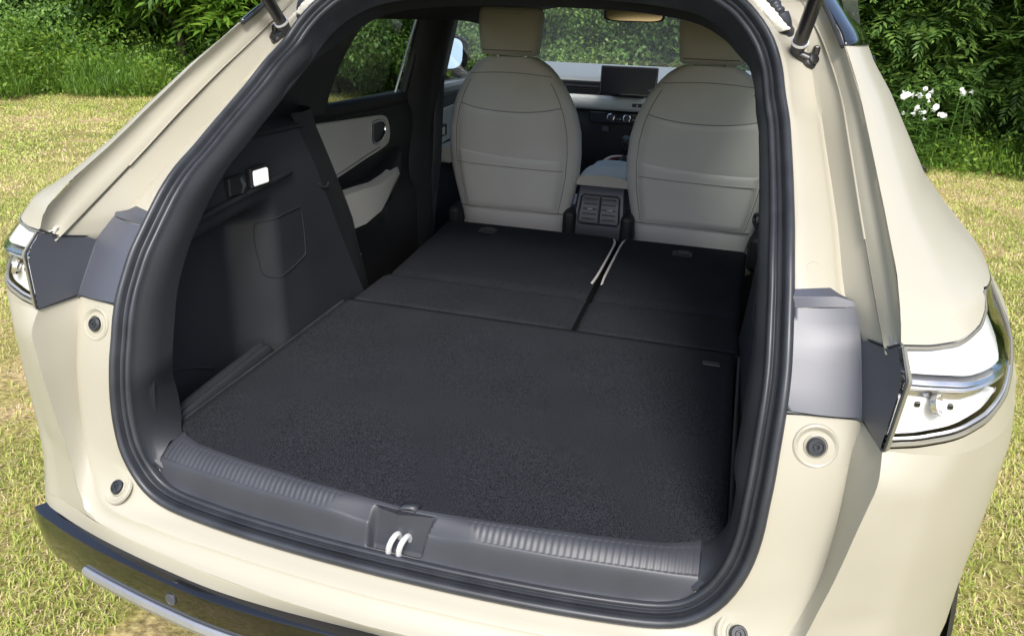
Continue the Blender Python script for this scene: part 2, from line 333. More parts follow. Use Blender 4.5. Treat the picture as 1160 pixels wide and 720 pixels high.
def sw(P, W):   # same arc parameter for the three curves by z/x pairing
    return P
b_in = cs + np.stack([np.where(np.arange(N) < N, -.018, 0) * np.abs(cs[:, 0]) / .53, np.full(N, .03), np.full(N, .0)], 1)
side_t = np.clip((cs[:, 2] + .05) / .12, 0, 1)
b_in[:, 2] += (1 - side_t) * .02
rows = [b_in, cs, mixc(cs, a1, .5, (0, -.001, .0015)), mixc(cs, a1, .86, (0, -.0015, .0025)), mixc(cs, a1, .95, (0, -.001, .002)), a1, mixc(a1, a2, .06, (0, .0, -.0015)), mixc(a1, a2, .5, (0, .004, -.002)), mixc(a1, a2, .88, (0, .0025, -.001)), mixc(a1, a2, .96, (0, .0005, 0)), a2]
mb = MB(); mb.grid(np.array(rows).transpose(1, 0, 2))
# flank skin below the lamp
zs = np.linspace(-.108, .245, 30); r2f = byz(r2[:11]); G = []
for z in zs:
    s0 = r2f(z); row = [s0]
    for u in np.linspace(.12, 6, 40):
        p = body(u, z); t = max(0, 1 - u / .9); row.append(p * (1 - t) + (p + (s0 - body(0, z))) * t)
    zt = .245
    G.append(row)
mb.grid(G)
for k in range(len(G[0])): pass
G = []                                   # raise the flank up to the lamp's lower edge
for k, u in enumerate([0] + list(np.linspace(.12, UL, 29))):
    zb, zt_ = .245, max(.2455, lamp_bot(u) - .002)
    G.append([body(u, z) if u else (E_ * (1 - t) + body(0, z) * t) for z, t in ((zb + (zt_ - zb) * q, q) for q in np.linspace(0, 1, 8))])
mb.grid(G)
G = []
for u in np.linspace(UL, 6, 10): G.append([body(u, z) for z in np.linspace(.245, .386, 8)])
mb.grid(G)
# lower face down to the gloss strip
low = [(0,-.868),(.15,-.871),(.27,-.867),(.38,-.853),(.47,-.838),(.55,-.822),(.635,-.80),(.703,-.775),(.76,-.715),(.80,-.65),(.85,-.52),(.88,-.33)]
lowc = catmull([(x, y, -.14) for x, y in low], 50)
upc = catmull([(0,-.882,-.112),(.15,-.876,-.112),(.27,-.865,-.112),(.38,-.849,-.111),(.455,-.838,-.111),(.545,-.822,-.107),(.635,-.793,-.107),(.703,-.768,-.107),(.76,-.712,-.107),(.80,-.647,-.107),(.85,-.52,-.107),(.88,-.33,-.107)], 50)
mb.grid(np.array([upc, mixc(upc, lowc, .15, (0, -.001, 0)), mixc(upc, lowc, .9), lowc, lowc + V3(0, .03, .0)]).transpose(1, 0, 2))
pair(mb, 'rear_bumper', 'paint', car, ang=40)
# gloss black band, silver blade and lower valance
def band(zts, offs, n=50):
    """rows of the plan curve `low` pushed outward"""
    base = lowc.copy(); tan = np.gradient(base, axis=0); nrm = np.stack([tan[:, 1], -tan[:, 0], 0 * tan[:, 0]], 1); nrm /= np.linalg.norm(nrm, axis=1)[:, None]
    return [base + nrm * o_ * np.array([1, 1, 0]) + V3(0, 0, z + .14) for z, o_ in zip(zts, offs)]
K = int(np.searchsorted(lowc[:, 0], .708))
rowsb = band([-.1405, -.1405, -.1425, -.147, -.17, -.205, -.235, -.24], [-.02, .016, .0195, .020, .0205, .0185, .013, -.02])
full = [np.concatenate([(r[:K] * V3(-1, 1, 1))[::-1], r[1:K]]) for r in rowsb]
gb = MB().grid(np.array(full).transpose(1, 0, 2)).build('bumper_garnish', 'piano', car, ang=30)
rowsb = band([-.202, -.1985, -.200, -.207, -.217, -.222], [.0, .0205, .0245, .0275, .0250, .0])
Ks = int(np.searchsorted(lowc[:, 0], .575))
full = [np.concatenate([(r[:Ks] * V3(-1, 1, 1))[::-1], r[1:Ks]]) for r in rowsb]
MB().grid(np.array(full).transpose(1, 0, 2)).build('bumper_blade', 'silver', car, ang=30)
rowsb = band([-.235, -.25, -.36, -.42, -.44], [-.10, -.10, -.12, -.16, -.20])
full = [np.concatenate([(r * V3(-1, 1, 1))[::-1], r[1:]]) for r in rowsb]
MB().grid(np.array(full).transpose(1, 0, 2)).build('lower_valance', 'trim', car, ang=50)
# parking sensors flush in the band
for sx in (-1, 1):
    for x in (.345,):
        j = int(np.argmin(np.abs(lowc[:, 0] - x))); p = lowc[j]; t = lowc[j + 1] - lowc[j - 1]; nn = V3(t[1], -t[0], 0); nn /= np.linalg.norm(nn)
        q = p + nn * .0205 + V3(0, 0, -.030); q[0] *= sx; nn[0] *= sx
        MB().lathe(q, nn, [(.0102, -.004), (.0102, .0024), (.0090, .0028), (.0084, .0022), (0, .0022)], 24).build('parking_sensor', 'cover', car)
# rubber bump stops in their dishes
for p, ax, k in [((.573,-.7155,.209), (.12, -.95, .30), 1.0), ((.512,-.7885,-.056), (.22, -.72, .66), 1.0)]:
    pr = [(.030, -.003), (.0285, .0012), (.0265, .0022), (.024, .0012), (.021, -.0015), (.0165, -.002), (.0155, .0015), (.0145, .002), (.0135, .0005), (.0128, -.002)]
    a, b = pair(MB().lathe(p, ax, pr, 30), 'bump_stop', 'paint', car)
    for o, sx in ((a, 1), (b, -1)):
        MB().lathe((p[0] * sx, p[1], p[2]), (ax[0] * sx, ax[1], ax[2]), [(.0118, -.004), (.0122, .004), (.0105, .0065), (.0085, .0065), (.0078, .0045), (.0052, .0045), (.0046, .0062), (.003, .0062), (.0024, .003), (0, .003)], 24).build('rubber_buffer', 'rubber', o)

# --- tail lamps
def lamp_patch(u0, u1, f0, f1, off, nu=30, nz=8, inner=True):
    """piece of the lamp between height fractions f0..f1, following the body skin"""
    G = []
    for u in np.linspace(u0, u1, nu):
        a, b = lamp_bot(u), lamp_top(u)
        G.append([body(u, a + (b - a) * f, off) for f in np.linspace(f0, f1, nz)])
    return G
for sx in (1, -1):
    L = empty('tail_lamp', parent=car)
    def lb(mb, name, m, **k):
        (mb if sx > 0 else mb.mirror()).build(name, m, L, **k)
    lb(MB().grid(lamp_patch(.0, UL, 0, 1, -.030)), 'housing', 'lamph')
    G = lamp_patch(0, UL, 0, 1, -.002, 40, 12)
    lb(MB().grid(G), 'lens', 'lens')
    # rims
    edge = [body(u, lamp_bot(u) + .003, -.001) for u in np.linspace(0, UL, 40)]; lb(MB().tube(edge, .0030, 8), 'rim', 'lampg')
    edge = [body(u, lamp_bot(u) + .010, -.003) for u in np.linspace(0.05, 3.2, 40)]; lb(MB().tube(edge, .0022, 6), 'bezel', 'silver')
    edge = [body(u, lamp_top(u) - .002, -.001) for u in np.linspace(0, UL, 40)]; lb(MB().tube(edge, .0022, 8), 'rim', 'lampg')
    edge = lin([C + V3(.004, -.002, -.002), D + V3(.004, -.002, 0), E_ + V3(.004, -.003, .003)], 24); lb(MB().tube(edge, .0026, 8), 'rim', 'lampg')
    # upper light bar
    def strip(za, zb_, u0, u1, off, depth):
        G = []
        for u in np.linspace(u0, u1, 36):
            a, b = za(u), zb_(u); k = min(1, (u1 - u) / .4 + .45)
            m_ = (a + b) / 2
            h = (b - a) / 2 * (k if k < 1 else 1)
            G.append([body(u, m_ - h, off - depth), body(u, m_ - h, off - .003), body(u, m_ - h + .003, off), body(u, m_ + h - .003, off), body(u, m_ + h, off - .003), body(u, m_ + h, off - depth)])
        return G
    lb(MB().grid(strip(lambda u: .341 - .001 * u, lambda u: lamp_top(u) - .005 - .003 * max(0, u - 1.6), .07, 3.0, -.006, .02)), 'light_bar', 'lampw')
    lb(MB().grid(strip(lambda u: .330 - .001 * u, lambda u: .336 - .001 * u, .05, 3.1, -.002, .02)), 'divider', 'chrome')
    lb(MB().grid(strip(lambda u: .3225 - .001 * u, lambda u: .3275 - .001 * u, .1, 2.9, -.004, .02)), 'divider', 'lamps')
    # lower compartment: pale block with a bowl
    lb(MB().grid(strip(lambda u: lamp_bot(u) + .010, lambda u: .311 - .003 * u, .12, 2.85, -.010, .02)), 'light_block', 'lampw')
    lb(MB().grid(strip(lambda u: .309 - .003 * u, lambda u: .320 - .002 * u, .25, 2.6, -.016, .015)), 'reflector', 'lamps')
    c0 = body(1.0, .305, -.008); n0 = body(1.15, .309, 0) - c0
    lb(MB().lathe(c0, n0, [(.013, .0), (.014, .006), (.012, .006), (.008, -.002), (0, -.004)], 20), 'bulb_bowl', 'lamps')
    for uu in (.62, 1.45):
        p = body(uu, .305 - .002 * uu, -.010); lb(MB().box(p, (.006, .006, .006)), 'clip', 'blackm', bevel=.001)

# --- weatherstrip: ribbed rubber swept round the opening
loop = np.concatenate([SEALH, (SEALH[1:-1] * V3(-1, 1, 1))[::-1]])
n = len(loop); ctr = V3(0, -.5, .36)
prof = [(-.001, -.008), (-.001, .006), (.002, .0105), (.006, .012), (.010, .0105), (.0125, .006), (.0135, -.003), (.0155, -.004), (.0165, .002), (.019, .0045), (.0215, .003), (.0225, -.002), (.024, -.002), (.025, .001), (.028, .002), (.031, .0005), (.033, -.006), (.034, -.02), (.040, -.05)]
def frame(i):
    t = loop[(i + 1) % n] - loop[i - 1]; t /= np.linalg.norm(t)
    rear = V3(0, -.80, .60) if loop[i][2] > .1 else V3(0, -.80, .60)
    rear = rear - t * (rear @ t); rear /= np.linalg.norm(rear); inw = np.cross(t, rear); 
    if inw @ (ctr - loop[i]) < 0: inw = -inw
    return inw, rear
G = []
for i in range(n):
    inw, rear = frame(i); G.append([loop[i] + inw * a + rear * b for a, b in prof])
MB().grid(G, closed_u=True).build('weatherstrip', 'rubber', car, ang=75)
INNER = np.array([loop[i] + frame(i)[0] * .033 + frame(i)[1] * -.004 for i in range(n)])
# --- gas struts with ball studs
for sx in (1, -1):
    s = empty('gas_strut', parent=car); f = lambda p: (p[0] * sx, p[1], p[2])
    b0 = V3(.512, -.166, .672); b1 = b0 + V3(.03, -.17, .215) / np.linalg.norm(V3(.03, -.17, .215)) * .40; dv = (b1 - b0) / .40
    MB().tube([f(b0 + dv * t) for t in (.018, .40)], .0125, 20).build('strut_body', 'blackm', s, ang=60)
    MB().tube([f(b0 + dv * t) for t in (.40, .62)], .005, 12).build('strut_rod', 'chrome', s)
    MB().tube([f(b0 + dv * t) for t in (-.008, .0, .022, .026)], [.006, .0105, .0142, .013], 18).build('end_fitting', 'rubber', s, ang=60)
    bs = V3(.540, -.168, .660)
    MB().tube([f(b0 + V3(.002, -.002, -.002)), f(bs)], .0095, 12).build('stud', 'blackm', s)
    MB().lathe(f(bs), (sx * .35, -.7, .45), [(.0150, -.012), (.0150, .002), (.0125, .0045), (.0095, .005), (.0085, .010), (.006, .0105), (0, .0105)], 18).build('bolt', 'blackm', s)
    MB().box(f((.546, -.150, .668)), (.012, .030, .036)).build('bracket', 'blackm', s, bevel=.004)
    # clip ring
    MB().lathe(f(b0 + dv * .024), tuple(V3(dv[0] * sx, dv[1], dv[2])), [(.0125, -.002), (.0152, -.002), (.0152, .002), (.0125, .002)], 18).build('clip_ring', 'steel', s)
# corrugated harness boots at the roof corners
for sx in (1, -1):
    P = catmull([(.487, -.128, .703), (.482, -.14, .722), (.466, -.135, .748), (.44, -.115, .775), (.41, -.10, .80)], 46)
    rr = [.020 if i < 4 else .0165 if i < 15 else .0105 + (.0022 if i % 4 < 2 else 0) for i in range(46)]
    MB().tube([(p[0] * sx, p[1], p[2]) for p in P], rr, 16).build('harness_boot', 'rubber', car, ang=60)
    G = []
    P = catmull([(.487,-.150,.708),(.468,-.152,.728),(.447,-.142,.747),(.42,-.118,.777)], 20)
    for i, p in enumerate(P):
        r_ = .0075 + .0012 * math.sin(i * 1.7) ** 2
        G.append([(sx * (p[0] + math.cos(a) * r_ * 1.4), p[1] + math.sin(a) * r_, p[2] + math.cos(a) * r_ * .4) for a in np.linspace(0, 2 * math.pi, 10)[:-1]])
    MB().grid(G, closed_v=True).build('sealant_strip', 'foil', car)
# black spoiler garnish at the top of the pillar
G = []
for z in np.linspace(.690, .80, 14):
    zz = min(z, .77); e = (z - zz)
    G.append([body(u, zz, .004) + V3(-e * .9, e * 1.4, e) for u in np.linspace(.0, 3.3, 14)])
pair(MB().grid(G), 'pillar_garnish', 'piano', car, solid=.004)
gl = [V3(.579, -.225, .687), V3(.570, -.185, .71), V3(.556, -.145, .74), V3(.54, -.10, .77)]
pair(MB().tube(catmull(gl, 20), .004, 8), 'pillar_seal', 'rubber', car)
# --- raised tailgate (above the picture)
G = []
for t in np.linspace(0, 1, 16):
    y = -.02 - .80 * t; z = .875 + .70 * t + .04 * math.sin(math.pi * t); hw = .50 + .10 * sm(0, .4, t) - .05 * sm(.8, 1, t)
    G.append([(x * hw, y + .02 * abs(x) ** 3, z - .03 * abs(x) ** 3) for x in np.linspace(-1, 1, 15)])
tg = MB().grid(G).build('tailgate', 'paint', car, solid=.05, solid_off=1)
G = [[(x, y, .885 + .875 * (-y) - .03) for x in np.linspace(-.42, .42, 8)] for y in np.linspace(-.18, -.50, 5)]
MB().grid(G).build('rear_glass', 'piano', tg, solid=.006)

# --- flanks, doors, wheels, bonnet
def flank(y0, y1, z0, z1, ny=14, nz=12, off=0, arch=None):
    G = []
    for y in np.linspace(y0, y1, ny):
        row = []
        for t in np.linspace(0, 1, nz):
            z = z0 + (z1 - z0) * t
            x = np.interp(z, [-.46, -.35, -.1, .1, .2, .337, .405, .44], [.83, .87, .885, .893, .89, .88, .86, .84]) - .03 * max(0, y - 1.6) ** 1.5 + off
            row.append((x, y, z))
        G.append(row)
    return G
for sx in (1, -1):
    for (y0, y1) in ((.456, 1.02), (1.028, 2.05)):
        d = (MB().grid(flank(y0, y1, -.44, .43)) if sx > 0 else MB().grid(flank(y0, y1, -.44, .43)).mirror()).build('door', 'paint', car)
        MB().tube([(sx * .905, y0 + .06, .30), (sx * .918, y0 + .10, .305), (sx * .918, y0 + .22, .31), (sx * .905, y0 + .26, .31)], .011, 8).build('door_handle', 'paint', d)
    m_ = MB().grid(flank(2.056, 2.95, -.05, .30)); (m_ if sx > 0 else m_.mirror()).build('front_wing', 'paint', car)
    for yc in (-.05, 2.56):
        wv = empty('wheel', parent=car)
        MB().lathe((sx * .68, yc, -.36), (sx, 0, 0), [(.22, 0), (.31, 0), (.335, .02), (.34, .05), (.34, .16), (.33, .19), (.30, .205), (.235, .20), (.225, .17)], 40).build('tyre', 'tyre', wv)
        rim = MB().lathe((sx * .68, yc, -.36), (sx, 0, 0), [(.225, .17), (.22, .195), (.205, .19), (.20, .12), (.06, .13), (.05, .17), (0, .175)], 40)
        for k in range(5):
            a = 2 * math.pi * k / 5 + .3
            rim.tube([(sx * .845, yc + math.cos(a) * .04, -.36 + math.sin(a) * .04), (sx * .862, yc + math.cos(a) * .21, -.36 + math.sin(a) * .21)], [.032, .022], 8)
        rim.build('rim', 'alloy', wv)
        m_ = MB(); G = []
        for k in range(29):
            a = math.pi * k / 28
            ca, sa = math.cos(a), math.sin(a)
            G.append([(sx * .86, yc + ca * .365, -.36 + sa * .365), (sx * .903, yc + ca * .370, -.36 + sa * .370), (sx * .906, yc + ca * .40, -.36 + sa * .40), (sx * .890, yc + ca * .425, -.36 + sa * .425)])
        m_.grid(G).build('arch_cladding', 'trim', car)
        G = [[(sx * x, yc + math.cos(a) * .375, -.36 + math.sin(a) * .375) for x in (.62, .89)] for a in np.linspace(0, math.pi, 20)]
        MB().grid(G).build('arch_liner', 'tyre', car)
    m_ = MB().box((sx * .84, 1.25, -.47), (.09, 1.9, .10)); m_.build('sill_cladding', 'trim', car, bevel=.02)
G = []
for t in np.linspace(0, 1, 16):
    y = 1.95 + 1.22 * t; z = .40 - .10 * t - .05 * t ** 4; hw = .76 - .08 * t ** 3
    G.append([(x * hw, y - .22 * x * x * t, z - .05 * x ** 4) for x in np.linspace(-1, 1, 15)])
MB().grid(G).build('bonnet', 'paint', car, solid=.02)
G = []
for z, y in ((.26, 3.16), (.1, 3.25), (-.1, 3.27), (-.3, 3.24), (-.44, 3.12)):
    G.append([(x * .86, y - .45 * abs(x) ** 3.0, z) for x in np.linspace(-1, 1, 21)])
MB().grid(G).build('front_bumper', 'paint', car)
MB().box((0, 1.25, -.46), (1.40, 3.3, .04)).build('floor_pan', 'trim', car, bevel=.01)
# =================================================================== the car: cargo bay
# --- carpeted floor board
def carpet_rear(x): return float(np.interp(abs(x), [0, .15, .3, .4, .44, .47, .485], [-.762, -.750, -.732, -.715, -.698, -.672, -.64]))
def side_edge(y): return float(np.interp(y, [-.70, -.357, .0, .2, .9], [.474, .487, .503, .515, .545]))
G = []
xs = np.linspace(-1, 1, 61)
for t in np.linspace(0, 1, 40):
    row = []
    for s in xs:
        e = .487 + .012 * t; x = s * e; y0 = carpet_rear(x * .485 / e * .995); y = y0 * (1 - t) + .012 * t
        row.append((x, y, .0012 * math.sin(9 * x + 5 * y) * math.sin(7 * y)))
    G.append(row)
cargo = MB().grid(G).build('cargo_floor', 'carpet', car, solid=.02, ang=60)
# side flocked strips and grooves along the board
for sx in (1, -1):
    P = [(sx * .492, -.66, -.006), (sx * .500, -.35, -.006), (sx * .510, .0, -.006)]
    MB().tube(lin(P, 12), .0045, 8).build('edge_groove', 'rubber', car)
    G = []
    for y, dx, dz in ((-.675, 0, -.006), (-.66, .002, 0), (-.55, .008, .003), (-.42, .014, .006), (-.345, .018, .007), (-.325, .019, .004), (-.315, .020, -.012)):
        G.append([(sx * (x + dx), y, z + dz) for x, z in ((.491, -.03), (.4935, -.001), (.497, .003), (.501, .0035), (.503, .001), (.505, .001), (.508, .006), (.516, .008), (.523, .005), (.527, -.004), (.529, -.09))])
    MB().grid(G).build('side_rail', 'trimgrey', car, ang=50)
# folded rear seat backs, carpeted
def slab(poly, ztop, zbot, name, m, bevel=.008, sub=1):
    mb = MB().prism([(x, y, zbot) for x, y in poly], (0, 0, ztop - zbot)); return mb.build(name, m, car, bevel=bevel, seg=3)
def slopeslab(x0, x1, y0, y1, z0, z1, name, bulge=.004, nx=30, ny=26, skew=(0, 0), notch=None):
    mb = MB(); G = []
    for j in range(ny):
        t = j / (ny - 1); y = y0 + (y1 - y0) * t; row = []
        for i in range(nx):
            s = i / (nx - 1); xa = x0 + skew[0] * t; xb = x1 + skew[1] * t
            if notch: xa, xb = notch(t, xa, xb)
            x = xa + (xb - xa) * s
            e = min(s, 1 - s) * (xb - xa); ey = min(t, 1 - t) * (y1 - y0); r = .009
            drop = r * (1 - math.sqrt(max(0, 1 - (1 - min(e, r) / r) ** 2))) + r * (1 - math.sqrt(max(0, 1 - (1 - min(ey, r) / r) ** 2)))
            row.append((x, y - (.02 * math.sin(math.pi * s) if t > .99 else 0) * 0, z0 + (z1 - z0) * t + bulge * math.sin(math.pi * s) * math.sin(math.pi * t) - drop))
        G.append(row)
    mb.grid(G)
    n, m = ny, nx; base = len(mb.v); ring = [(0, i) for i in range(m)] + [(j, m - 1) for j in range(1, n)] + [(n - 1, i) for i in range(m - 2, -1, -1)] + [(j, 0) for j in range(n - 2, 0, -1)]
    lo = [(G[j][i][0], G[j][i][1], G[j][i][2] - .07) for j, i in ring]; k = len(ring)
    mb.add(lo, []); idx = [j * m + i for j, i in ring]
    for q in range(k): mb.f.append((idx[q], idx[(q + 1) % k], base + (q + 1) % k, base + q))
    return mb.build(name, 'carpet', car, ang=60)
ledge_l = lambda t, xa, xb: (-.497 - .0 * t if t < .18 else -.490 - .055 * sm(.18, 1, t), xb)
fl1 = slopeslab(-.497, .1045, .013, .225, .000, .004, 'hinge_flap', .001)
fl2 = slopeslab(.1165, .512, .013, .225, .000, .004, 'hinge_flap', .001)
sb1 = slopeslab(-.482, .1035, .229, .862, .006, .006, 'folded_seatback', .006, skew=(-.055, 0))
sb2 = slopeslab(.1195, .512, .229, .862, .006, .006, 'folded_seatback', .006, skew=(0, .026))
# piping along the split
for o, x in ((sb1, .1005), (sb2, .1225)):
    MB().tube(catmull([(x + (.004 if x > .11 else -.004), .36, .001), (x, .45, .0015), (x, .75, .002), (x + (.004 if x > .11 else -.010), .825, .001), (x + (.018 if x > .11 else -.030), .856, -.003)], 20), .0038, 8).build('piping', 'seat', o)
# recessed release handles
for o, x, y in ((sb1, -.345, .742), (sb2, .330, .722)):
    MB().box((x, y, .010), (.062, .052, .006)).build('handle_bezel', 'trim', o, bevel=.002)
    MB().box((x + .004, y + .004, .0145), (.036, .030, .007)).build('release_handle', 'trimgrey', o, bevel=.003)
# carpet tab, tie-down slot, pull strap
MB().box((.448, -.070, .003), (.040, .018, .005)).build('floor_slot', 'rubber', cargo, bevel=.002)
P = catmull([(-.004, -.757, .001), (.004, -.756, .006), (.020, -.754, .007), (.027, -.753, .002)], 12)
MB().grid([[(p[0], p[1] - .006, p[2]) for p in P], [(p[0] + .004, p[1] + .008, p[2] + .003) for p in P]]).build('pull_strap', 'rubber', cargo, solid=.002)

# --- ribbed sill plate with the latch recess
XS = np.linspace(-.452, .452, 420)
def sill_pt(x, v):
    ax = abs(x)
    ys = float(np.interp(ax, [0, .12, .25, .36, .42, .452], [-.812, -.810, -.803, -.792, -.785, -.779])) + .018
    zs_ = float(np.interp(ax, [0, .36, .42, .452], [-.058, -.057, -.049, -.040]))
    yc = carpet_rear(x) + .010; zc = .0045
    yf = ys + .018; zf = -.012                                   # nose edge
    # profile: seal -> nose -> plateau -> carpet
    if v < 0: return ys + .012, zs_ - .05
    if v < .25: t = v / .25; y = ys + (yf - ys) * t; z = zs_ + (zf - zs_) * sm(0, 1, t) ** .8
    else: t = (v - .25) / .75; y = yf + (yc - yf) * t; z = zf + (zc - zf) * (1 - (1 - min(1, t / .8)) ** 2) - .010 * max(0, (t - .88) / .12) ** 2
    return y, z
mb = MB(); G = []
VS = np.r_[-.25, np.linspace(0, .25, 14), np.linspace(.265, 1, 44)]
for x in XS:
    row = []; d = abs(x - .006)
    for v in VS:
        y, z = sill_pt(x, v)
        ribs = (1 - math.cos(x * 2 * math.pi / .0098)) / 2
        amp = .0011 * sm(.085 + .05 * (1 - v), .10 + .05 * (1 - v), d) * sm(.24, .27, v) * sm(.80, .74, v)
        z -= amp * ribs
        # smooth dip round the latch recess
        xc = .002 + .012 * v; hw = .052 - .006 * (1 - v)
        ins = sm(hw + .003, hw - .008, abs(x - xc)) * sm(.03, .07, v) * sm(.95, .915, v)
        zin = -.066 + .070 * max(0., min(1., (v - .17) / .60)) ** 1.1
        z -= .010 * sm(.13, .05, d) * sm(.0, .2, v) * (1 - v)
        z = min(z, z * (1 - ins) + zin * ins)
        row.append((x, y, z))
    G.append(row)
sillp = MB().grid(G).build('sill_plate', 'sill', car, ang=50)
# striker: two bright bars in the recess
for dx in (0, .017):
    P = catmull([(-.004 + dx, -.792, -.066), (-.004 + dx, -.792, -.048), (-.001 + dx, -.784, -.036), (.003 + dx, -.772, -.034), (.005 + dx, -.766, -.05)], 16)
    MB().tube(P, .0047, 10).build('latch_striker', 'steel', sillp)
# end caps of the sill and pillar trim frame round the opening
idx = [i for i in range(n) if not (INNER[i][2] < .06 and abs(INNER[i][0]) < .445)]
def frame_pt(i, k):
    p = INNER[i]; z = p[2]; sx = 1 if p[0] > 0 else -1
    low_ = sm(.10, -.02, z); top_ = sm(.60, .72, z)
    d1 = V3(-sx * .006 * (1 - top_), .020, -.010 * top_ + .012 * low_); d2 = V3(-sx * (.012 - .006 * low_) * (1 - top_), .085 - .02 * low_, .0 - .05 * top_ + .04 * low_ ); 
    return [p, p + d1 * .5, p + d1 + V3(-sx * .004, 0, 0), p + (d1 + d2) / 2 + V3(-sx * .004, 0, 0), p + d2][k]
right = [i for i in range(n) if INNER[i][0] >= 0 and (INNER[i][2] > .0 or INNER[i][0] > .452)]
Tc = [(.4535, -.690, .0015), (.470, -.672, .003), (.485, -.652, .012), (.495, -.640, .04), (.501, -.640, .09)]
jl = [i for i in right if INNER[i][2] < .14]; arc = np.r_[0, np.cumsum([np.linalg.norm(INNER[jl[k + 1]] - INNER[jl[k]]) for k in range(len(jl) - 1)])]; arc = 1 - arc / arc[-1]
FV = [0, .12, .25, .6, 1.0]; sp = [np.array((.4535, *sill_pt(.4519, v))) for v in FV]; sp[0] = INNER[jl[-1]] * 1.0
rel0 = [sp[k] - (sp[0] * (1 - FV[k]) + sp[4] * FV[k]) for k in range(5)]
G = []
Tcc = catmull(Tc, 60)
for i in right:
    if i in jl:
        s_ = float(arc[jl.index(i)]); top_pt = frame_pt(jl[0], 4); Tq = Tcc[min(59, int(s_ / .8 * 59))] if s_ < .8 else Tcc[59] * (1 - (s_ - .8) / .2) + top_pt * (s_ - .8) / .2
        f1 = [frame_pt(jl[0], k) for k in range(5)]; rel1 = [f1[k] - (f1[0] * (1 - FV[k]) + f1[4] * FV[k]) for k in range(5)]; b_ = sm(0, 1, s_)
        G.append([INNER[i] * (1 - FV[k]) + Tq * FV[k] + rel0[k] * (1 - b_) + rel1[k] * b_ for k in range(5)])
    else: G.append([frame_pt(i, k) for k in range(5)])
pair(MB().grid(G), 'opening_trim', 'trimgrey', car, ang=50)
for sx in (1, -1):
    MB().tube([(sx * .4535, *sill_pt(.4519, v)) for v in np.linspace(.05, 1, 24)], .0014, 6).build('trim_joint', 'rubber', car)
    pj = INNER[jl[-1]]; MB().tube([(sx * (pj[0] + .006), pj[1] + .014, pj[2] - .002), (sx * (pj[0] - .003), pj[1] + .014, pj[2] - .008), (sx * (pj[0] - .012), pj[1] + .014, pj[2] - .014)], .0075, 8).build('joint_plug', 'rubber', car)

# --- side trim walls
def wall_x(y, z):
    ramp = 1 - sm(-.345, -.255, y)
    top = 1 - sm(.285 + .10 * (y + .3), .345 + .10 * (y + .3), z)
    rear = sm(-.69, -.62, y)
    rec = ramp * top * (.35 + .65 * rear)
    x = .512 + .085 * rec + .010 * sm(.35, .5, z) - .010 * sm(.0, .25, y)
    x += .012 * sm(.12, .0, z) * (1 - ramp) * 0
    return x
ys_ = np.linspace(-.70, .28, 90); zs2 = np.linspace(-.02, .47, 60)
G = []
for y in ys_:
    row = []
    for z in zs2:
        yy = y; zz = z
        ztop_lim = np.interp(-.70 + (y + .70) * .58, [-.70, -.6, -.5, -.42, -.1, .3], [.19, .32, .415, .465, .47, .47])
        zz = -.02 + (min(ztop_lim, .47) + .02) * (z + .02) / .49
        zlow = -.09
        zz = zlow + (zz + .02) * (ztop_lim - zlow) / (ztop_lim + .02)
        ye = .105 - .52 * zz; yy = -.70 + (y + .70) * (ye + .70) / .98
        row.append((wall_x(yy, zz), yy, zz))
    G.append(row)
a, b = pair(MB().grid(G), 'side_trim', 'trimgrey', car, ang=50)
right_wall, left_wall = a, b
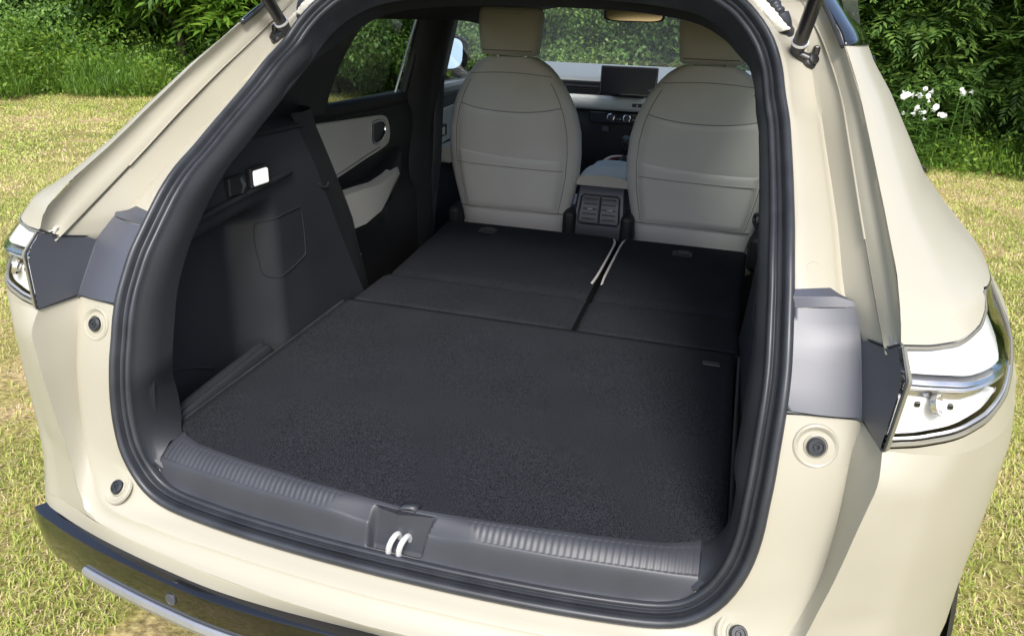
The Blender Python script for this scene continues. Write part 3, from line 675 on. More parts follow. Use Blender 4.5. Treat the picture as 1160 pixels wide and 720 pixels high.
for sx, wl in ((1, right_wall), (-1, left_wall)):
    # well floor behind the rail
    MB().box((sx * .555, -.52, -.085), (.10, .40, .01)).build('well_floor', 'trim', car, bevel=.002)
    # ledge line at the recess foot
    P = catmull([(sx * (wall_x(y, z) - .001), y, z) for y, z in ((-.64, .02), (-.60, .045), (-.55, .035), (-.48, .01), (-.42, -.02))], 20)
    MB().tube(P, .003, 6).build('recess_edge', 'trimgrey', wl)
    # access lid: rounded outline standing a hair proud of the wall
    Pq = [(-.292, .165), (-.297, .26), (-.28, .285), (-.19, .292), (-.165, .28), (-.160, .19), (-.175, .17), (-.27, .152), (-.292, .165)]
    P = [(sx * (wall_x(y, z) - .0008), y, z) for y, z in catmull([(y, z, 0) for y, z in Pq], 60)[:, :2]]
    MB().tube(P, .0013, 6).build('lid_outline', 'rubber', wl)
    # cargo lamp and bag hook under the shoulder
    lx = wall_x(-.33, .39) - .006
    MB().box((sx * lx, -.323, .392), (.014, .062, .044)).build('lamp_bezel', 'trim', wl, bevel=.005)
    MB().box((sx * (lx - .006), -.323, .392), (.010, .050, .032)).build('cargo_lamp', 'lampon' if sx < 0 else 'lampw', wl, bevel=.004)
    MB().box((sx * (lx + .004), -.395, .388), (.020, .055, .038)).build('hook_recess', 'trim', wl, bevel=.004)
    MB().tube([(sx * (lx - .006), -.386, .402), (sx * (lx - .012), -.386, .385), (sx * (lx - .006), -.386, .372)], .004, 8).build('bag_hook', 'trimgrey', wl)
    # shoulder above the recess
    P = catmull([(sx * (wall_x(y, z) - .004), y, z) for y, z in ((-.60, .315), (-.52, .345), (-.42, .358), (-.30, .37), (-.20, .38))], 20)
    MB().tube(P, .007, 10).build('shoulder_edge', 'trim', wl)
    # upper pillar trim from the weatherstrip to the door opening
    ins = [p for p in catmull([(.497, -.43, .487), (.488, -.36, .53), (.478, -.27, .58), (.468, -.20, .64), (.452, -.155, .69), (.425, -.125, .735), (.38, -.09, .77)], 30)]
    win = [p for p in catmull([(.648, .20, .455), (.642, .235, .52), (.635, .28, .58), (.622, .33, .64), (.605, .40, .70), (.585, .46, .745), (.54, .50, .775)], 30)]
    rows_ = [np.array([p + V3(0, .0, 0) for p in ins]), np.array([p * .7 + q * .3 + V3(.004, 0, 0) for p, q in zip(ins, win)]), np.array([p * .3 + q * .7 + V3(.006, 0, 0) for p, q in zip(ins, win)]), np.array(win), np.array(win) + V3(.03, .01, 0)]
    mb = MB().grid(rows_); (mb if sx > 0 else mb.mirror()).build('pillar_trim', 'trim', car, ang=50)
    G = [[(sx * wall_x(y, .465), y, .465), (sx * (wall_x(y, .465) - .004), y, .470), (sx * (wall_x(y, .465) - .002), y, .476), (sx * (.50 + .15 * sm(-.5, .25, y)), y + .02, .49)] for y in np.linspace(-.37, -.12, 24)]
    MB().grid(G).build('trim_ledge', 'trim', wl)
    # C-post beside the folded seat, catch loop and belt guide
    G = []
    for z in np.linspace(-.30, .50, 16):
        ye = .105 - .52 * max(z, -.02); y2 = float(np.interp(z, [-.04, .19, .35, .48, .53], [.225, .155, .062, -.02, -.03]))
        G.append([(sx * (wall_x(ye, max(z, 0)) + .004), ye, z), (sx * .520, ye * .7 + y2 * .3, z), (sx * .532, ye * .3 + y2 * .7, z), (sx * .556, y2, z), (sx * .585, y2 + .01, z), (sx * .72, y2 + .10, z)])
    MB().grid(G).build('seat_bolster', 'trim', car, ang=60)
    MB().box((sx * .565, .20, .035), (.006, .024, .05)).build('seat_catch', 'steel', car, bevel=.002)
    MB().tube(catmull([(sx * .518, -.085, .338), (sx * .510, -.07, .318), (sx * .515, -.035, .314), (sx * .528, -.015, .328)], 14), .003, 8).build('belt_guide', 'trimgrey', wl)
    # wire loop at the pillar
MB().tube(catmull([(.507, -.03, .342), (.503, -.01, .338), (.497, .012, .332), (.496, .014, .318), (.502, -.008, .308), (.507, -.03, .306)], 20), .0042, 8).build('tie_loop', 'rubber', car)

# =================================================================== cabin
# headliner, header trim
G = []
for y in np.linspace(-.10, 1.55, 16):
    zc = .80 - .03 * sm(1.0, 1.55, y) ; hw = .56 - .04 * sm(.2, -.1, y)
    G.append([(x * hw, y, zc + (-.10 * abs(x) ** 4)) for x in np.linspace(-1, 1, 17)])
MB().grid(G).build('headliner', 'headliner', car)
G = []
for x in np.linspace(-.42, .42, 21):
    k = (x / .42) ** 2
    G.append([(x, -.085, .80 - .06 * k), (x, -.05, .785 - .055 * k), (x, .0, .780 - .05 * k), (x, .05, .79 - .05 * k)])
MB().grid(G).build('rear_header_trim', 'trim', car)
G = [[(x, 1.42, .795), (x, 1.50, .782 - .02 * (x / .56) ** 4), (x, 1.535, .778 - .02 * (x / .56) ** 4), (x, 1.56, .80)] for x in np.linspace(-.56, .56, 15)]
MB().grid(G).build('windscreen_header', 'trim', car)
MB().box((-.30, 1.47, .800), (.34, .11, .012)).build('sun_visor', 'grey', car, bevel=.005)
MB().box((.34, 1.47, .800), (.34, .11, .012)).build('sun_visor', 'grey', car, bevel=.005)
# windscreen, A-posts
def ws(x, t): return np.array((x * (.56 + .12 * t), 1.56 + .62 * t - .06 * x * x, .775 - .26 * t))
MB().grid([[ws(x, t) for x in np.linspace(-1, 1, 15)] for t in np.linspace(0, 1, 8)]).build('windscreen', 'glass', car)
for sx in (1, -1):
    MB().tube([(sx * .585, 1.42, .79), (sx * .61, 1.56, .735), (sx * .655, 1.82, .58), (sx * .70, 2.14, .40)], [.035, .040, .042, .05], 10).build('front_pillar', 'trim', car)
    # B-post
    G = [[(sx * x, y, z) for x, y in ((.745 - .10 * max(0, z - .35) / .4, .86), (.66 - .10 * max(0, z - .35) / .4, .90), (.645 - .10 * max(0, z - .35) / .4, .96), (.66 - .10 * max(0, z - .35) / .4, 1.05), (.745 - .10 * max(0, z - .35) / .4, 1.09))] for z in np.linspace(-.42, .79, 14)]
    bp_ = MB().grid(G).build('centre_pillar', 'trim', car, ang=60)
    MB().tube([(sx * .628, .99, .60), (sx * .622, .99, .50), (sx * .628, .97, .20), (sx * .66, .96, -.1)], .018, 6, flat=.15).build('seat_belt', 'rubber', bp_)
    MB().box((sx * .625, 1.02, .305), (.020, .05, .045)).build('belt_buckle', 'rubber', bp_, bevel=.004)
    MB().box((sx * .612, 1.00, .305), (.004, .022, .028)).build('buckle_tongue', 'steel', bp_, bevel=.002)
    # roof rail over the doors
    MB().tube([(sx * .56, .30, .775), (sx * .575, .6, .785), (sx * .58, 1.1, .785), (sx * .585, 1.45, .78)], .035, 10).build('roof_rail_trim', 'trim', car)
    # --- rear door inside
    d = empty('door_card', parent=car)
    def db(mb, name, m, **k): return (mb if sx > 0 else mb.mirror()).build(name, m, d, **k)
    X0 = .705
    G = []
    for y in np.linspace(.20, .88, 16):
        G.append([(X0 - (.018 * sm(.2, .36, z) + .0) + .02 * sm(.36, .46, z) - .03 * sm(.16, .08, z), y, z) for z in np.r_[np.linspace(-.40, .10, 6), np.linspace(.12, .44, 14)]] + [(X0 + .03, y, .452)])
    db(MB().grid(G), 'panel', 'trim', ang=60)
    db(MB().tube([(X0 + .005, .20, .445), (X0 + .003, .5, .442), (X0 + .003, .84, .436)], .022, 10), 'belt_rail', 'trim')
    pts = [(.20, .422), (.35, .414), (.55, .405), (.64, .398), (.672, .38), (.685, .34), (.672, .305), (.62, .290), (.5, .275), (.36, .255), (.20, .235)]
    C_ = catmull([(y, z, 0) for y, z in pts], 40)[:, :2]
    db(MB().prism([(X0 - .022, y, z) for y, z in C_], (.012, 0, 0)), 'insert', 'grey', bevel=.005)
    db(MB().tube([(X0 - .0235, y, z + .012) for y, z in ((.22, .238), (.36, .256), (.5, .276), (.60, .288))], .0018, 6), 'stitch', 'seatseam')
    hp = catmull([(y, z, 0) for y, z in ((.545, .385), (.60, .387), (.632, .375), (.632, .345), (.60, .322), (.555, .318), (.538, .335), (.540, .37), (.545, .385))], 32)[:, :2]
    db(MB().prism([(X0 - .0235, y, z) for y, z in hp[:-1]], (.004, 0, 0)), 'handle_cup', 'rubber', bevel=.001)
    db(MB().tube([(X0 - .026, y, z) for y, z in hp], .0045, 8), 'handle_ring', 'chrome')
    # armrest with pale pad
    G = []
    for y, zt, dp in ((.20, .225, .075), (.35, .215, .08), (.50, .21, .08), (.60, .225, .07), (.68, .25, .05), (.75, .28, .03)):
        G.append([(X0 - .005, y, zt), (X0 - dp * .8, y, zt - .004), (X0 - dp, y, zt - .02), (X0 - dp * .95, y, zt - .09), (X0 - .01, y, zt - .14)])
    db(MB().grid(G), 'armrest', 'trim', ang=60)
    G = []
    for y, zt, dp in ((.20, .218, .082), (.35, .212, .086), (.46, .205, .086), (.56, .213, .080), (.635, .222, .066), (.66, .222, .058)):
        hh = .105 * (1 - sm(.35, .68, y) * .85)
        G.append([(X0 - dp * .55, y, zt + .006), (X0 - dp, y, zt + .002), (X0 - dp - .006, y, zt - .02), (X0 - dp - .004, y, zt - hh), (X0 - dp * .8, y, zt - hh - .006)])
    db(MB().grid(G), 'armrest_pad', 'grey', ang=60)
    db(MB().lathe((X0 - .02, .60, .06), (-1, 0, 0), [(.045, 0), (.045, .006), (.04, .008), (0, .009)], 22), 'speaker', 'rubber')
    # glass of both side doors
    G = [[(X0 + .02 - .10 * max(0, z - .44) / .33, y0 + (z - .44) * .75 if False else y, z) for z in np.linspace(.43, .79, 5)] for y in np.linspace(.05, .90, 6)]
    db(MB().grid(G), 'window_glass', 'privacy')
    db(MB().tube([(X0 + .012, .855, .43), (X0 - .03, .88, .60), (X0 - .085, .90, .785)], .016, 8), 'window_frame', 'trim')
    db(MB().tube([(X0 + .02, .80, .43), (X0 - .024, .835, .60), (X0 - .08, .86, .785)], .0045, 8), 'window_seal', 'silver')
    # --- front door inside
    d = empty('door_card', parent=car)
    G = [[(.715 - .02 * sm(.1, .3, z) + .02 * sm(.34, .42, z), y, z) for z in np.linspace(-.40, .42, 14)] for y in np.linspace(1.06, 2.1, 14)]
    db(MB().grid(G), 'panel', 'trim', ang=60)
    db(MB().tube([(.715, 1.06, .43), (.72, 1.5, .428), (.71, 2.05, .432)], .028, 10), 'belt_rail', 'dashtop')
    db(MB().prism([(.688, y, z) for y, z in ((1.10, .36), (1.5, .375), (1.85, .36), (1.9, .32), (1.5, .25), (1.1, .22))], (.01, 0, 0)), 'insert', 'grey', bevel=.005)
    db(MB().box((.665, 1.40, .19), (.08, .55, .07)), 'armrest', 'grey', bevel=.02)
    db(MB().box((.680, 1.44, .27), (.03, .14, .05)), 'switch_panel', 'rubber', bevel=.008)
    G = [[(.735 - .13 * max(0, z - .43) / .33, y, z) for z in np.linspace(.43, .785, 5)] for y in np.linspace(1.04, 2.1, 6)]
    db(MB().grid([r for r in G]), 'window_glass', 'glass')
    db(MB().tube([(.71, 2.10, .42), (.70, 2.02, .47), (.66, 1.80, .60)], .016, 8), 'quarter_frame', 'trim')
    # door mirror
    mr = empty('door_mirror', parent=car)
    def mbld(mb, name, m, **k): return (mb if sx > 0 else mb.mirror()).build(name, m, mr, **k)
    G = []
    for k, (yy, s_) in enumerate(((1.635, .98), (1.64, 1.03), (1.66, 1.0), (1.71, .8), (1.74, .4))):
        G.append([(.848 + s_ * .100 * np.sign(math.cos(a)) * abs(math.cos(a)) ** .55, yy, .556 + s_ * .076 * np.sign(math.sin(a)) * abs(math.sin(a)) ** .55) for a in np.linspace(0, 2 * math.pi, 29)[:-1]])
    mb = MB().grid(G, closed_v=True); mb.f.append(tuple(len(mb.v) - 28 + j for j in range(28)))
    mbld(mb, 'mirror_shell', 'piano', ang=60)
    pts = [(.848 + .090 * np.sign(math.cos(a)) * abs(math.cos(a)) ** .55, 1.608 + .02 * math.sin(a), .556 + .066 * np.sign(math.sin(a)) * abs(math.sin(a)) ** .55) for a in np.linspace(0, 2 * math.pi, 29)[:-1]]
    mbld(MB().add(pts, [tuple(range(28))]), 'mirror_glass', 'mirrorglass')
    mbld(MB().tube([(.72, 1.70, .44), (.78, 1.69, .455), (.83, 1.68, .48)], [.03, .026, .022], 10), 'mirror_foot', 'trim')

# --- front seats
def make_seat(cx):
    s = empty('front_seat', parent=car)
    LV = [(-.30, .20, 1.075, .13), (-.12, .205, 1.055, .15), (-.06, .212, 1.048, .16), (-.02, .218, 1.040, .165), (.08, .240, 1.022, .17), (.16, .255, 1.010, .17), (.24, .260, 1.000, .165), (.32, .256, .992, .16), (.39, .240, .985, .15), (.44, .220, .980, .142), (.49, .192, .975, .132), (.53, .162, .972, .122), (.555, .138, .970, .112), (.573, .112, .970, .10), (.585, .085, .970, .080)]
    Z = np.array([l[0] for l in LV]); LVa = np.array(LV)
    def lv(z): return [np.interp(z, Z, LVa[:, k]) for k in (1, 2, 3)]
    def back(x, z, off=0):
        hw, yb, th = lv(z); q = min(1, abs(x) / hw); return (cx + x, yb + th / 2 - th / 2 * (1 - q ** 2.6) ** (1 / 2.6) - off, z)
    zz = catmull([(z, 0, 0) for z in Z], 60)[:, 0]
    G = []
    for z in zz:
        hw, yb, th = lv(z); row = []
        for k in range(44):
            a = 2 * math.pi * k / 44; c_, s_ = math.cos(a), math.sin(a)
            row.append((cx + hw * np.sign(c_) * abs(c_) ** (2 / 2.6), yb + th / 2 + th / 2 * np.sign(s_) * abs(s_) ** (2 / 2.6), z))
        G.append(row)
    mb = MB().grid(G, closed_v=True); m_ = len(mb.v); mb.f.append(tuple(range(44))[::-1]); mb.f.append(tuple(m_ - 44 + k for k in range(44)))
    br = mb.build('backrest', 'seat', s, ang=80)
    # seat back panel: upper pocket and lower pocket lie over the shell
    def sheet(za, zb_, xa, off, name, nx=40, nz=24, puff=.004):
        G = []
        for j in range(nz):
            t = j / (nz - 1); row = []
            for i in range(nx):
                q = i / (nx - 1) * 2 - 1; z = za(q) * (1 - t) + zb_(q) * t; x = xa(z) * q
                e = min(1, (1 - abs(q)) * 12, t * 8 + .0, (1 - t) * 14 + .15)
                row.append(back(x, z, off * e + puff * (1 - q * q) * math.sin(math.pi * t)))
            G.append(row)
        return MB().grid(G).build(name, 'seat', br, ang=70)
    xa = lambda z: .86 * lv(z)[0] - .012
    sag = lambda q: .398 + .012 * abs(q) ** 3 - .006 * math.cos(q * 2.2)
    sheet(lambda q: .195, sag, xa, .006, 'pocket_panel', puff=.005)
    sheet(lambda q: .004 + .006 * (1 - q * q), lambda q: .238 - .012 * q * (1 if cx < 0 else 1) + .004 * abs(q) ** 3, xa, .011, 'lower_pocket', puff=.004)
    def seam(zf, r=.0012, off=.0, a=.97, name='seam'):
        MB().tube([back(q * lv(zf(q))[0] * a, zf(q), off) for q in np.linspace(-1, 1, 40)], r, 6).build(name, 'seatseam', br)
    seam(lambda q: .522 + .010 * (1 - q * q), .0012, .0006, .9)
    seam(lambda q: .190 - .004 * q, .0013, .0125 + .002, .80)
    seam(lambda q: .010 + .012 * (1 - q * q), .002, .0035, .92)
    seam(lambda q: sag(q) + .0015, .0016, .001, .83)
    for q in (-1, 1):
        MB().tube([back(q * xa(z) * 1.03, z, .0008) for z in np.linspace(.01, .50, 30)], .0014, 6).build('seam', 'seatseam', br)
    # headrest
    G = []
    for z, hw, y0, th in ((.590, .092, .965, .05), (.597, .100, .945, .085), (.615, .104, .935, .10), (.66, .109, .932, .11), (.70, .113, .936, .105), (.73, .113, .943, .09), (.745, .108, .952, .068), (.750, .095, .962, .045)):
        row = []
        for k in range(40):
            a = 2 * math.pi * k / 40; c_, s_ = math.cos(a), math.sin(a)
            row.append((cx + hw * np.sign(c_) * abs(c_) ** (2 / 4.5), y0 + th / 2 + th / 2 * np.sign(s_) * abs(s_) ** (2 / 4.5), z))
        G.append(row)
    mb = MB().grid(G, closed_v=True); m_ = len(mb.v); mb.f.append(tuple(range(40))[::-1]); mb.f.append(tuple(m_ - 40 + k for k in range(40)))
    hr = mb.build('headrest', 'seat', s, ang=80)
    for zz_, k in ((.607, .9), (.728, .8)):
        MB().tube([(cx + q * .10 * k, .9375 - (.0 if zz_ < .7 else -.0065) + .006 * abs(q) ** 6, zz_) for q in np.linspace(-1, 1, 20)], .0016, 6).build('seam', 'seatseam', hr)
    for q in (-.05, .05): MB().tube([(cx + q, .995, .55), (cx + q, .995, .60)], .006, 8).build('headrest_post', 'chrome', hr)
    MB().box((cx, 1.36, -.10), (.50, .52, .16)).build('seat_cushion', 'seat', s, bevel=.05, seg=4)
    MB().box((cx, 1.33, -.28), (.42, .46, .18)).build('seat_base', 'trim', s, bevel=.02)
    # recliner cover at the inner side of the hinge
    sgn = 1 if cx < 0 else -1
    MB().box((cx + sgn * .235, 1.10, -.03), (.05, .14, .13)).build('hinge_cover', 'trim', s, bevel=.02, seg=3)
    MB().box((cx - sgn * .235, 1.10, -.06), (.05, .14, .13)).build('hinge_cover', 'trim', s, bevel=.02, seg=3)
make_seat(-.352); make_seat(.340)

# --- centre console
con = empty('centre_console', parent=car)
G = []
for z, hw, y in ((-.20, .112, 1.06), (-.05, .108, 1.055), (.02, .103, 1.065), (.09, .097, 1.085), (.125, .094, 1.10), (.140, .088, 1.115)):
    G.append([(-.006 - hw, 1.45, z), (-.006 - hw, y + .03, z), (-.006 - hw + .012, y, z), (-.006 + hw - .012, y, z), (-.006 + hw, y + .03, z), (-.006 + hw, 1.45, z)])
MB().grid(G).build('console_body', 'cover', con, ang=40)
G = []
for t in np.linspace(0, 1, 12):
    y = 1.085 + .33 * t; hw = .098 - .012 * t; zt = .172 + .016 * math.sin(math.pi * min(1, t * 1.4)) ; lo = .128 + .01 * t
    G.append([(-.006 + hw * math.cos(a) * (1 if True else 0), y - (.01 * math.sin(a) if t < .05 else 0), lo + (zt - lo) * abs(math.sin(a)) ** .45) for a in np.linspace(0, math.pi, 17)])
mb = MB().grid(G); mb.f.append(tuple(range(17)))
MB.build(mb, 'armrest_lid', 'grey', con, ang=60)
def fy(z): return float(np.interp(z, [-.05, .02, .09, .125], [1.055, 1.065, 1.085, 1.10]))
def facep(x, z, o): return (x, fy(z) - o, z)
fr = [facep(x, z, .004) for x, z in ((-.080, -.012), (-.086, .0), (-.080, .085), (-.072, .094), (.058, .094), (.066, .085), (.072, .0), (.066, -.012))]
MB().tube(fr + [fr[0]], .0035, 8).build('vent_frame', 'rubber', con)
MB().add([facep(x, z, .001) for x, z in ((-.08, -.01), (.066, -.01), (.060, .09), (-.074, .09))], [(0, 1, 2, 3)]).build('vent_cavity', 'rubber', con)
MB().tube([facep(-.007, z, .004) for z in (-.008, .045, .088)], .0085, 8, flat=.5).build('vent_divider', 'cover', con)
for x0 in (-.045, .031):
    for k in range(5):
        z = .006 + .0185 * k; p = facep(x0 + .001 * k * (1 if x0 < 0 else -1), z, .003)
        MB().box(p, (.050, .014, .0035), Matrix.Rotation(R(-18), 3, 'X')).build('slat', 'trimgrey', con, bevel=.001)
    MB().box(facep(x0 + .004, .044, .011), (.022, .005, .006)).build('vent_tab', 'silver', con, bevel=.0015)
# shifter surround
MB().box((-.01, 1.62, .075), (.19, .42, .05)).build('shift_panel', 'piano', con, bevel=.012)
P = catmull([(-.098, 1.44, .108), (-.10, 1.60, .106), (-.094, 1.75, .112), (-.06, 1.80, .118), (.02, 1.81, .118), (.07, 1.79, .115)], 30)
MB().tube(P, .009, 8).build('surround_trim', 'grey', con)
MB().tube([p + V3(.013, -.006, .0) for p in P], .005, 8).build('surround_inlay', 'red', con)
MB().lathe((.005, 1.60, .10), (0, .05, 1), [(.04, 0), (.034, .02), (.022, .05), (.014, .06)], 16).build('shift_boot', 'rubber', con)
MB().tube([(.005, 1.60, .15), (.006, 1.60, .205)], .0065, 10).build('shift_stem', 'chrome', con)
MB().tube([(.006, 1.60, .20), (.006, 1.598, .215), (.006, 1.595, .235), (.006, 1.59, .245)], [.010, .02, .021, .014], 14).build('shift_knob', 'rubber', con)
# --- dashboard
dash = empty('dashboard', parent=car)
def dsec(prof, xs=(-.72, .72), n=25):
    return [[(x, y + .06 * (x / .72) ** 2 * 0, z) for y, z in prof] for x in np.linspace(xs[0], xs[1], n)]
MB().grid(dsec([(2.16, .512), (2.0, .488), (1.90, .470), (1.868, .462), (1.862, .450), (1.87, .44)])).build('dash_top', 'dashtop', dash, ang=60)
MB().grid(dsec([(1.875, .446), (1.872, .402), (1.873, .384)])).build('vent_strip', 'rubber', dash)
for k in range(4): MB().box((-.36, 1.868, .393 + .010 * k), (.62, .008, .0025)).build('slat', 'piano', dash, bevel=.0008)
MB().grid(dsec([(1.872, .388), (1.856, .384), (1.848, .372), (1.850, .335), (1.866, .322), (1.90, .318)])).build('dash_panel', 'pale', dash, ang=60)
MB().grid(dsec([(1.90, .322), (1.885, .30), (1.88, .24), (1.90, .10), (1.95, -.10), (2.0, -.4)])).build('lower_dash', 'trim', dash, ang=60)
MB().box((-.03, 1.872, .288), (.36, .03, .052)).build('climate_panel', 'piano', dash, bevel=.006)
for x in (-.105, -.030, .045):
    MB().lathe((x, 1.858, .290), (0, -1, .15), [(.0185, 0), (.0185, .014), (.016, .016), (.0158, .012), (.013, .0125), (.012, .017), (0, .0175)], 24).build('climate_knob', 'chrome', dash)
    MB().lathe((x, 1.843, .292), (0, -1, .15), [(.0145, 0), (.0135, .003), (0, .0035)], 20).build('knob_cap', 'rubber', dash)
for x in (-.075, -.062, .0, .012): MB().box((x, 1.856, .286), (.008, .004, .006)).build('button', 'silver', dash, bevel=.001)
MB().box((-.13, 1.875, .235), (.034, .02, .03)).build('power_socket', 'cover', dash, bevel=.006)
MB().box((.012, 1.847, .353), (.046, .006, .016)).build('hazard_switch', 'rubber', dash, bevel=.003)
MB().add([(.008, 1.8432, .349), (.018, 1.8432, .349), (.013, 1.8432, .3575)], [(0, 1, 2)]).build('hazard_mark', 'lampw', dash)
# screen stands on the dash
sc = MB().box((-.030, 1.80, .462), (.258, .016, .128), Matrix.Rotation(R(-6), 3, 'X')).build('display_screen', 'piano', dash, bevel=.006, seg=3)
MB().box((-.030, 1.7905, .463), (.244, .003, .114), Matrix.Rotation(R(-6), 3, 'X')).build('display_glass', 'screen', dash, bevel=.001)
MB().lathe((.070, 1.786, .430), (0, -1, -.1), [(.0085, 0), (.0085, .004), (.006, .005), (.0055, .002), (0, .002)], 18).build('volume_knob', 'chrome', dash)
MB().box((-.03, 1.84, .42), (.16, .07, .06)).build('screen_foot', 'rubber', dash, bevel=.01)
# steering wheel on the right
sw_ = empty('steering_wheel', parent=car)
ring = [(.36 + .18 * math.cos(a), 1.60 + .18 * math.sin(a) * .40, .36 + .18 * math.sin(a) * .91) for a in np.linspace(0, 2 * math.pi, 41)]
MB().tube(ring, .015, 10, cap=False).build('wheel_rim', 'rubber', sw_)
MB().box((.36, 1.61, .36), (.15, .05, .10)).build('wheel_hub', 'rubber', sw_, bevel=.02)
MB().tube([(.19, 1.60, .36), (.53, 1.60, .36)], .014, 8).build('wheel_spoke', 'silver', sw_)
MB().tube([(.36, 1.62, .36), (.36, 1.88, .30)], .05, 12).build('steering_column', 'trim', sw_)
MB().box((.36, 1.87, .475), (.34, .10, .07)).build('instrument_hood', 'rubber', dash, bevel=.02)
# interior mirror
im = empty('interior_mirror', parent=car)
G = []
hwm = .122
for yy, s_ in ((1.580, .96), (1.583, 1.03), (1.60, 1.0), (1.615, .75)):
    G.append([(-.003 + s_ * hwm * np.sign(math.cos(a)) * abs(math.cos(a)) ** .4, yy, .742 - .0 + s_ * .029 * np.sign(math.sin(a)) * abs(math.sin(a)) ** .55 - .02 * (math.cos(a) * s_) * 0) for a in np.linspace(0, 2 * math.pi, 37)[:-1]])
mb = MB().grid(G, closed_v=True); k_ = len(mb.v); mb.f.append(tuple(k_ - 36 + j for j in range(36)))
mb.build('mirror_shell', 'rubber', im, ang=60)
MB().add([(-.003 + .116 * np.sign(math.cos(a)) * abs(math.cos(a)) ** .4, 1.5775, .742 + .025 * np.sign(math.sin(a)) * abs(math.sin(a)) ** .55) for a in np.linspace(0, 2 * math.pi, 37)[:-1]], [tuple(range(36))]).build('mirror_glass', 'warmreflect', im)
MB().tube([(-.02, 1.605, .745), (-.02, 1.64, .765)], .012, 8).build('mirror_stem', 'rubber', im)
# =================================================================== outside
def leafmat(name, cols, trans=.35, rough=.45, scale=.8, spec=.4, patch=.5):
    """cols: dark, mid, light; per-leaf random plus patches"""
    m = bpy.data.materials.new(name); m.use_nodes = True; n = m.node_tree.nodes; l = m.node_tree.links; b = n['Principled BSDF']; o = n['Material Output']
    g = n.new('ShaderNodeNewGeometry'); tc = n.new('ShaderNodeTexCoord'); t = n.new('ShaderNodeTexNoise'); t.inputs['Scale'].default_value = scale; t.inputs['Detail'].default_value = 4
    l.new(g.outputs['Position'], t.inputs['Vector'])
    mx = n.new('ShaderNodeMix'); mx.data_type = 'FLOAT'; mx.inputs[0].default_value = patch
    l.new(g.outputs['Random Per Island'], mx.inputs[2]); l.new(t.outputs[0], mx.inputs[3])
    r = n.new('ShaderNodeValToRGB'); e = r.color_ramp.elements; e[0].position = .22; e[0].color = (*cols[0], 1); e[1].position = .80; e[1].color = (*cols[-1], 1)
    for i, c in enumerate(cols[1:-1]):
        q = e.new(.22 + .58 * (i + 1) / (len(cols) - 1)); q.color = (*c, 1)
    l.new(mx.outputs[0], r.inputs[0]); l.new(r.outputs[0], b.inputs['Base Color']); b.inputs['Roughness'].default_value = rough; b.inputs['Specular IOR Level'].default_value = spec
    tr = n.new('ShaderNodeBsdfTranslucent'); hs = n.new('ShaderNodeHueSaturation'); hs.inputs['Value'].default_value = 1.5; hs.inputs['Hue'].default_value = .485
    l.new(r.outputs[0], hs.inputs['Color']); l.new(hs.outputs[0], tr.inputs[0])
    x = n.new('ShaderNodeMixShader'); x.inputs[0].default_value = trans; l.new(b.outputs[0], x.inputs[1]); l.new(tr.outputs[0], x.inputs[2]); l.new(x.outputs[0], o.inputs[0])
    return m
M['conifer'] = leafmat('conifer_foliage', [(.05, .11, .024), (.11, .21, .045), (.22, .35, .07)], .4, .5, 1.2)
M['broad'] = leafmat('broad_foliage', [(.06, .14, .03), (.15, .28, .07), (.27, .42, .11)], .35, .45, .9)
M['bright'] = leafmat('bright_foliage', [(.05, .12, .015), (.10, .21, .025), (.19, .32, .04)], .45, .45, 1.2)
M['weed'] = leafmat('weed_foliage', [(.05, .12, .02), (.12, .24, .03), (.28, .40, .06)], .4, .5, 1.1, .4, .6)
M['petal'] = leafmat('white_petals', [(.75, .76, .74), (.82, .82, .80), (.85, .85, .84)], .3, .6)
M['lilyleaf'] = leafmat('lily_leaves', [(.06, .13, .03), (.09, .19, .04), (.13, .26, .05)], .35, .4, 2)
M['grass'] = leafmat('grass_blades', [(.17, .26, .045), (.34, .42, .09), (.52, .50, .19), (.72, .60, .42)], .3, .6, .8, .2, .70)
M['drygrass'] = leafmat('dry_grass_blades', [(.46, .35, .21), (.60, .49, .32), (.72, .61, .44)], .25, .7, 1.1, .15)

def quads_obj(name, V, m, parent=None, label=None, smooth=False):
    """V: (n,4,3) array -> one mesh of n quads"""
    V = np.asarray(V, np.float32); k = len(V); me = bpy.data.meshes.new(name)
    me.vertices.add(4 * k); me.vertices.foreach_set('co', V.reshape(-1)); me.loops.add(4 * k); me.loops.foreach_set('vertex_index', np.arange(4 * k, dtype=np.int32))
    me.polygons.add(k); me.polygons.foreach_set('loop_start', np.arange(0, 4 * k, 4, dtype=np.int32)); me.polygons.foreach_set('loop_total', np.full(k, 4, np.int32))
    me.update(); me.validate(); me.materials.append(M[m])
    o = bpy.data.objects.new(name, me); COL.objects.link(o)
    if parent: o.parent = parent
    if label: o['label'] = label
    return o
def norm(a): return a / (np.linalg.norm(a, axis=-1, keepdims=True) + 1e-9)
def leaf_quads(P, Dr, Nn, L, W, fold=.15):
    """diamond leaves: base P, direction Dr, normal Nn, length L, width W"""
    Dr = norm(Dr); S = norm(np.cross(Dr, Nn)); N2 = np.cross(S, Dr); L = np.asarray(L).reshape(-1, 1); W = np.asarray(W).reshape(-1, 1)
    return np.stack([P, P + Dr * L * .45 + S * W * .5 + N2 * W * fold, P + Dr * L - N2 * L * .08, P + Dr * L * .45 - S * W * .5 + N2 * W * fold], 1)
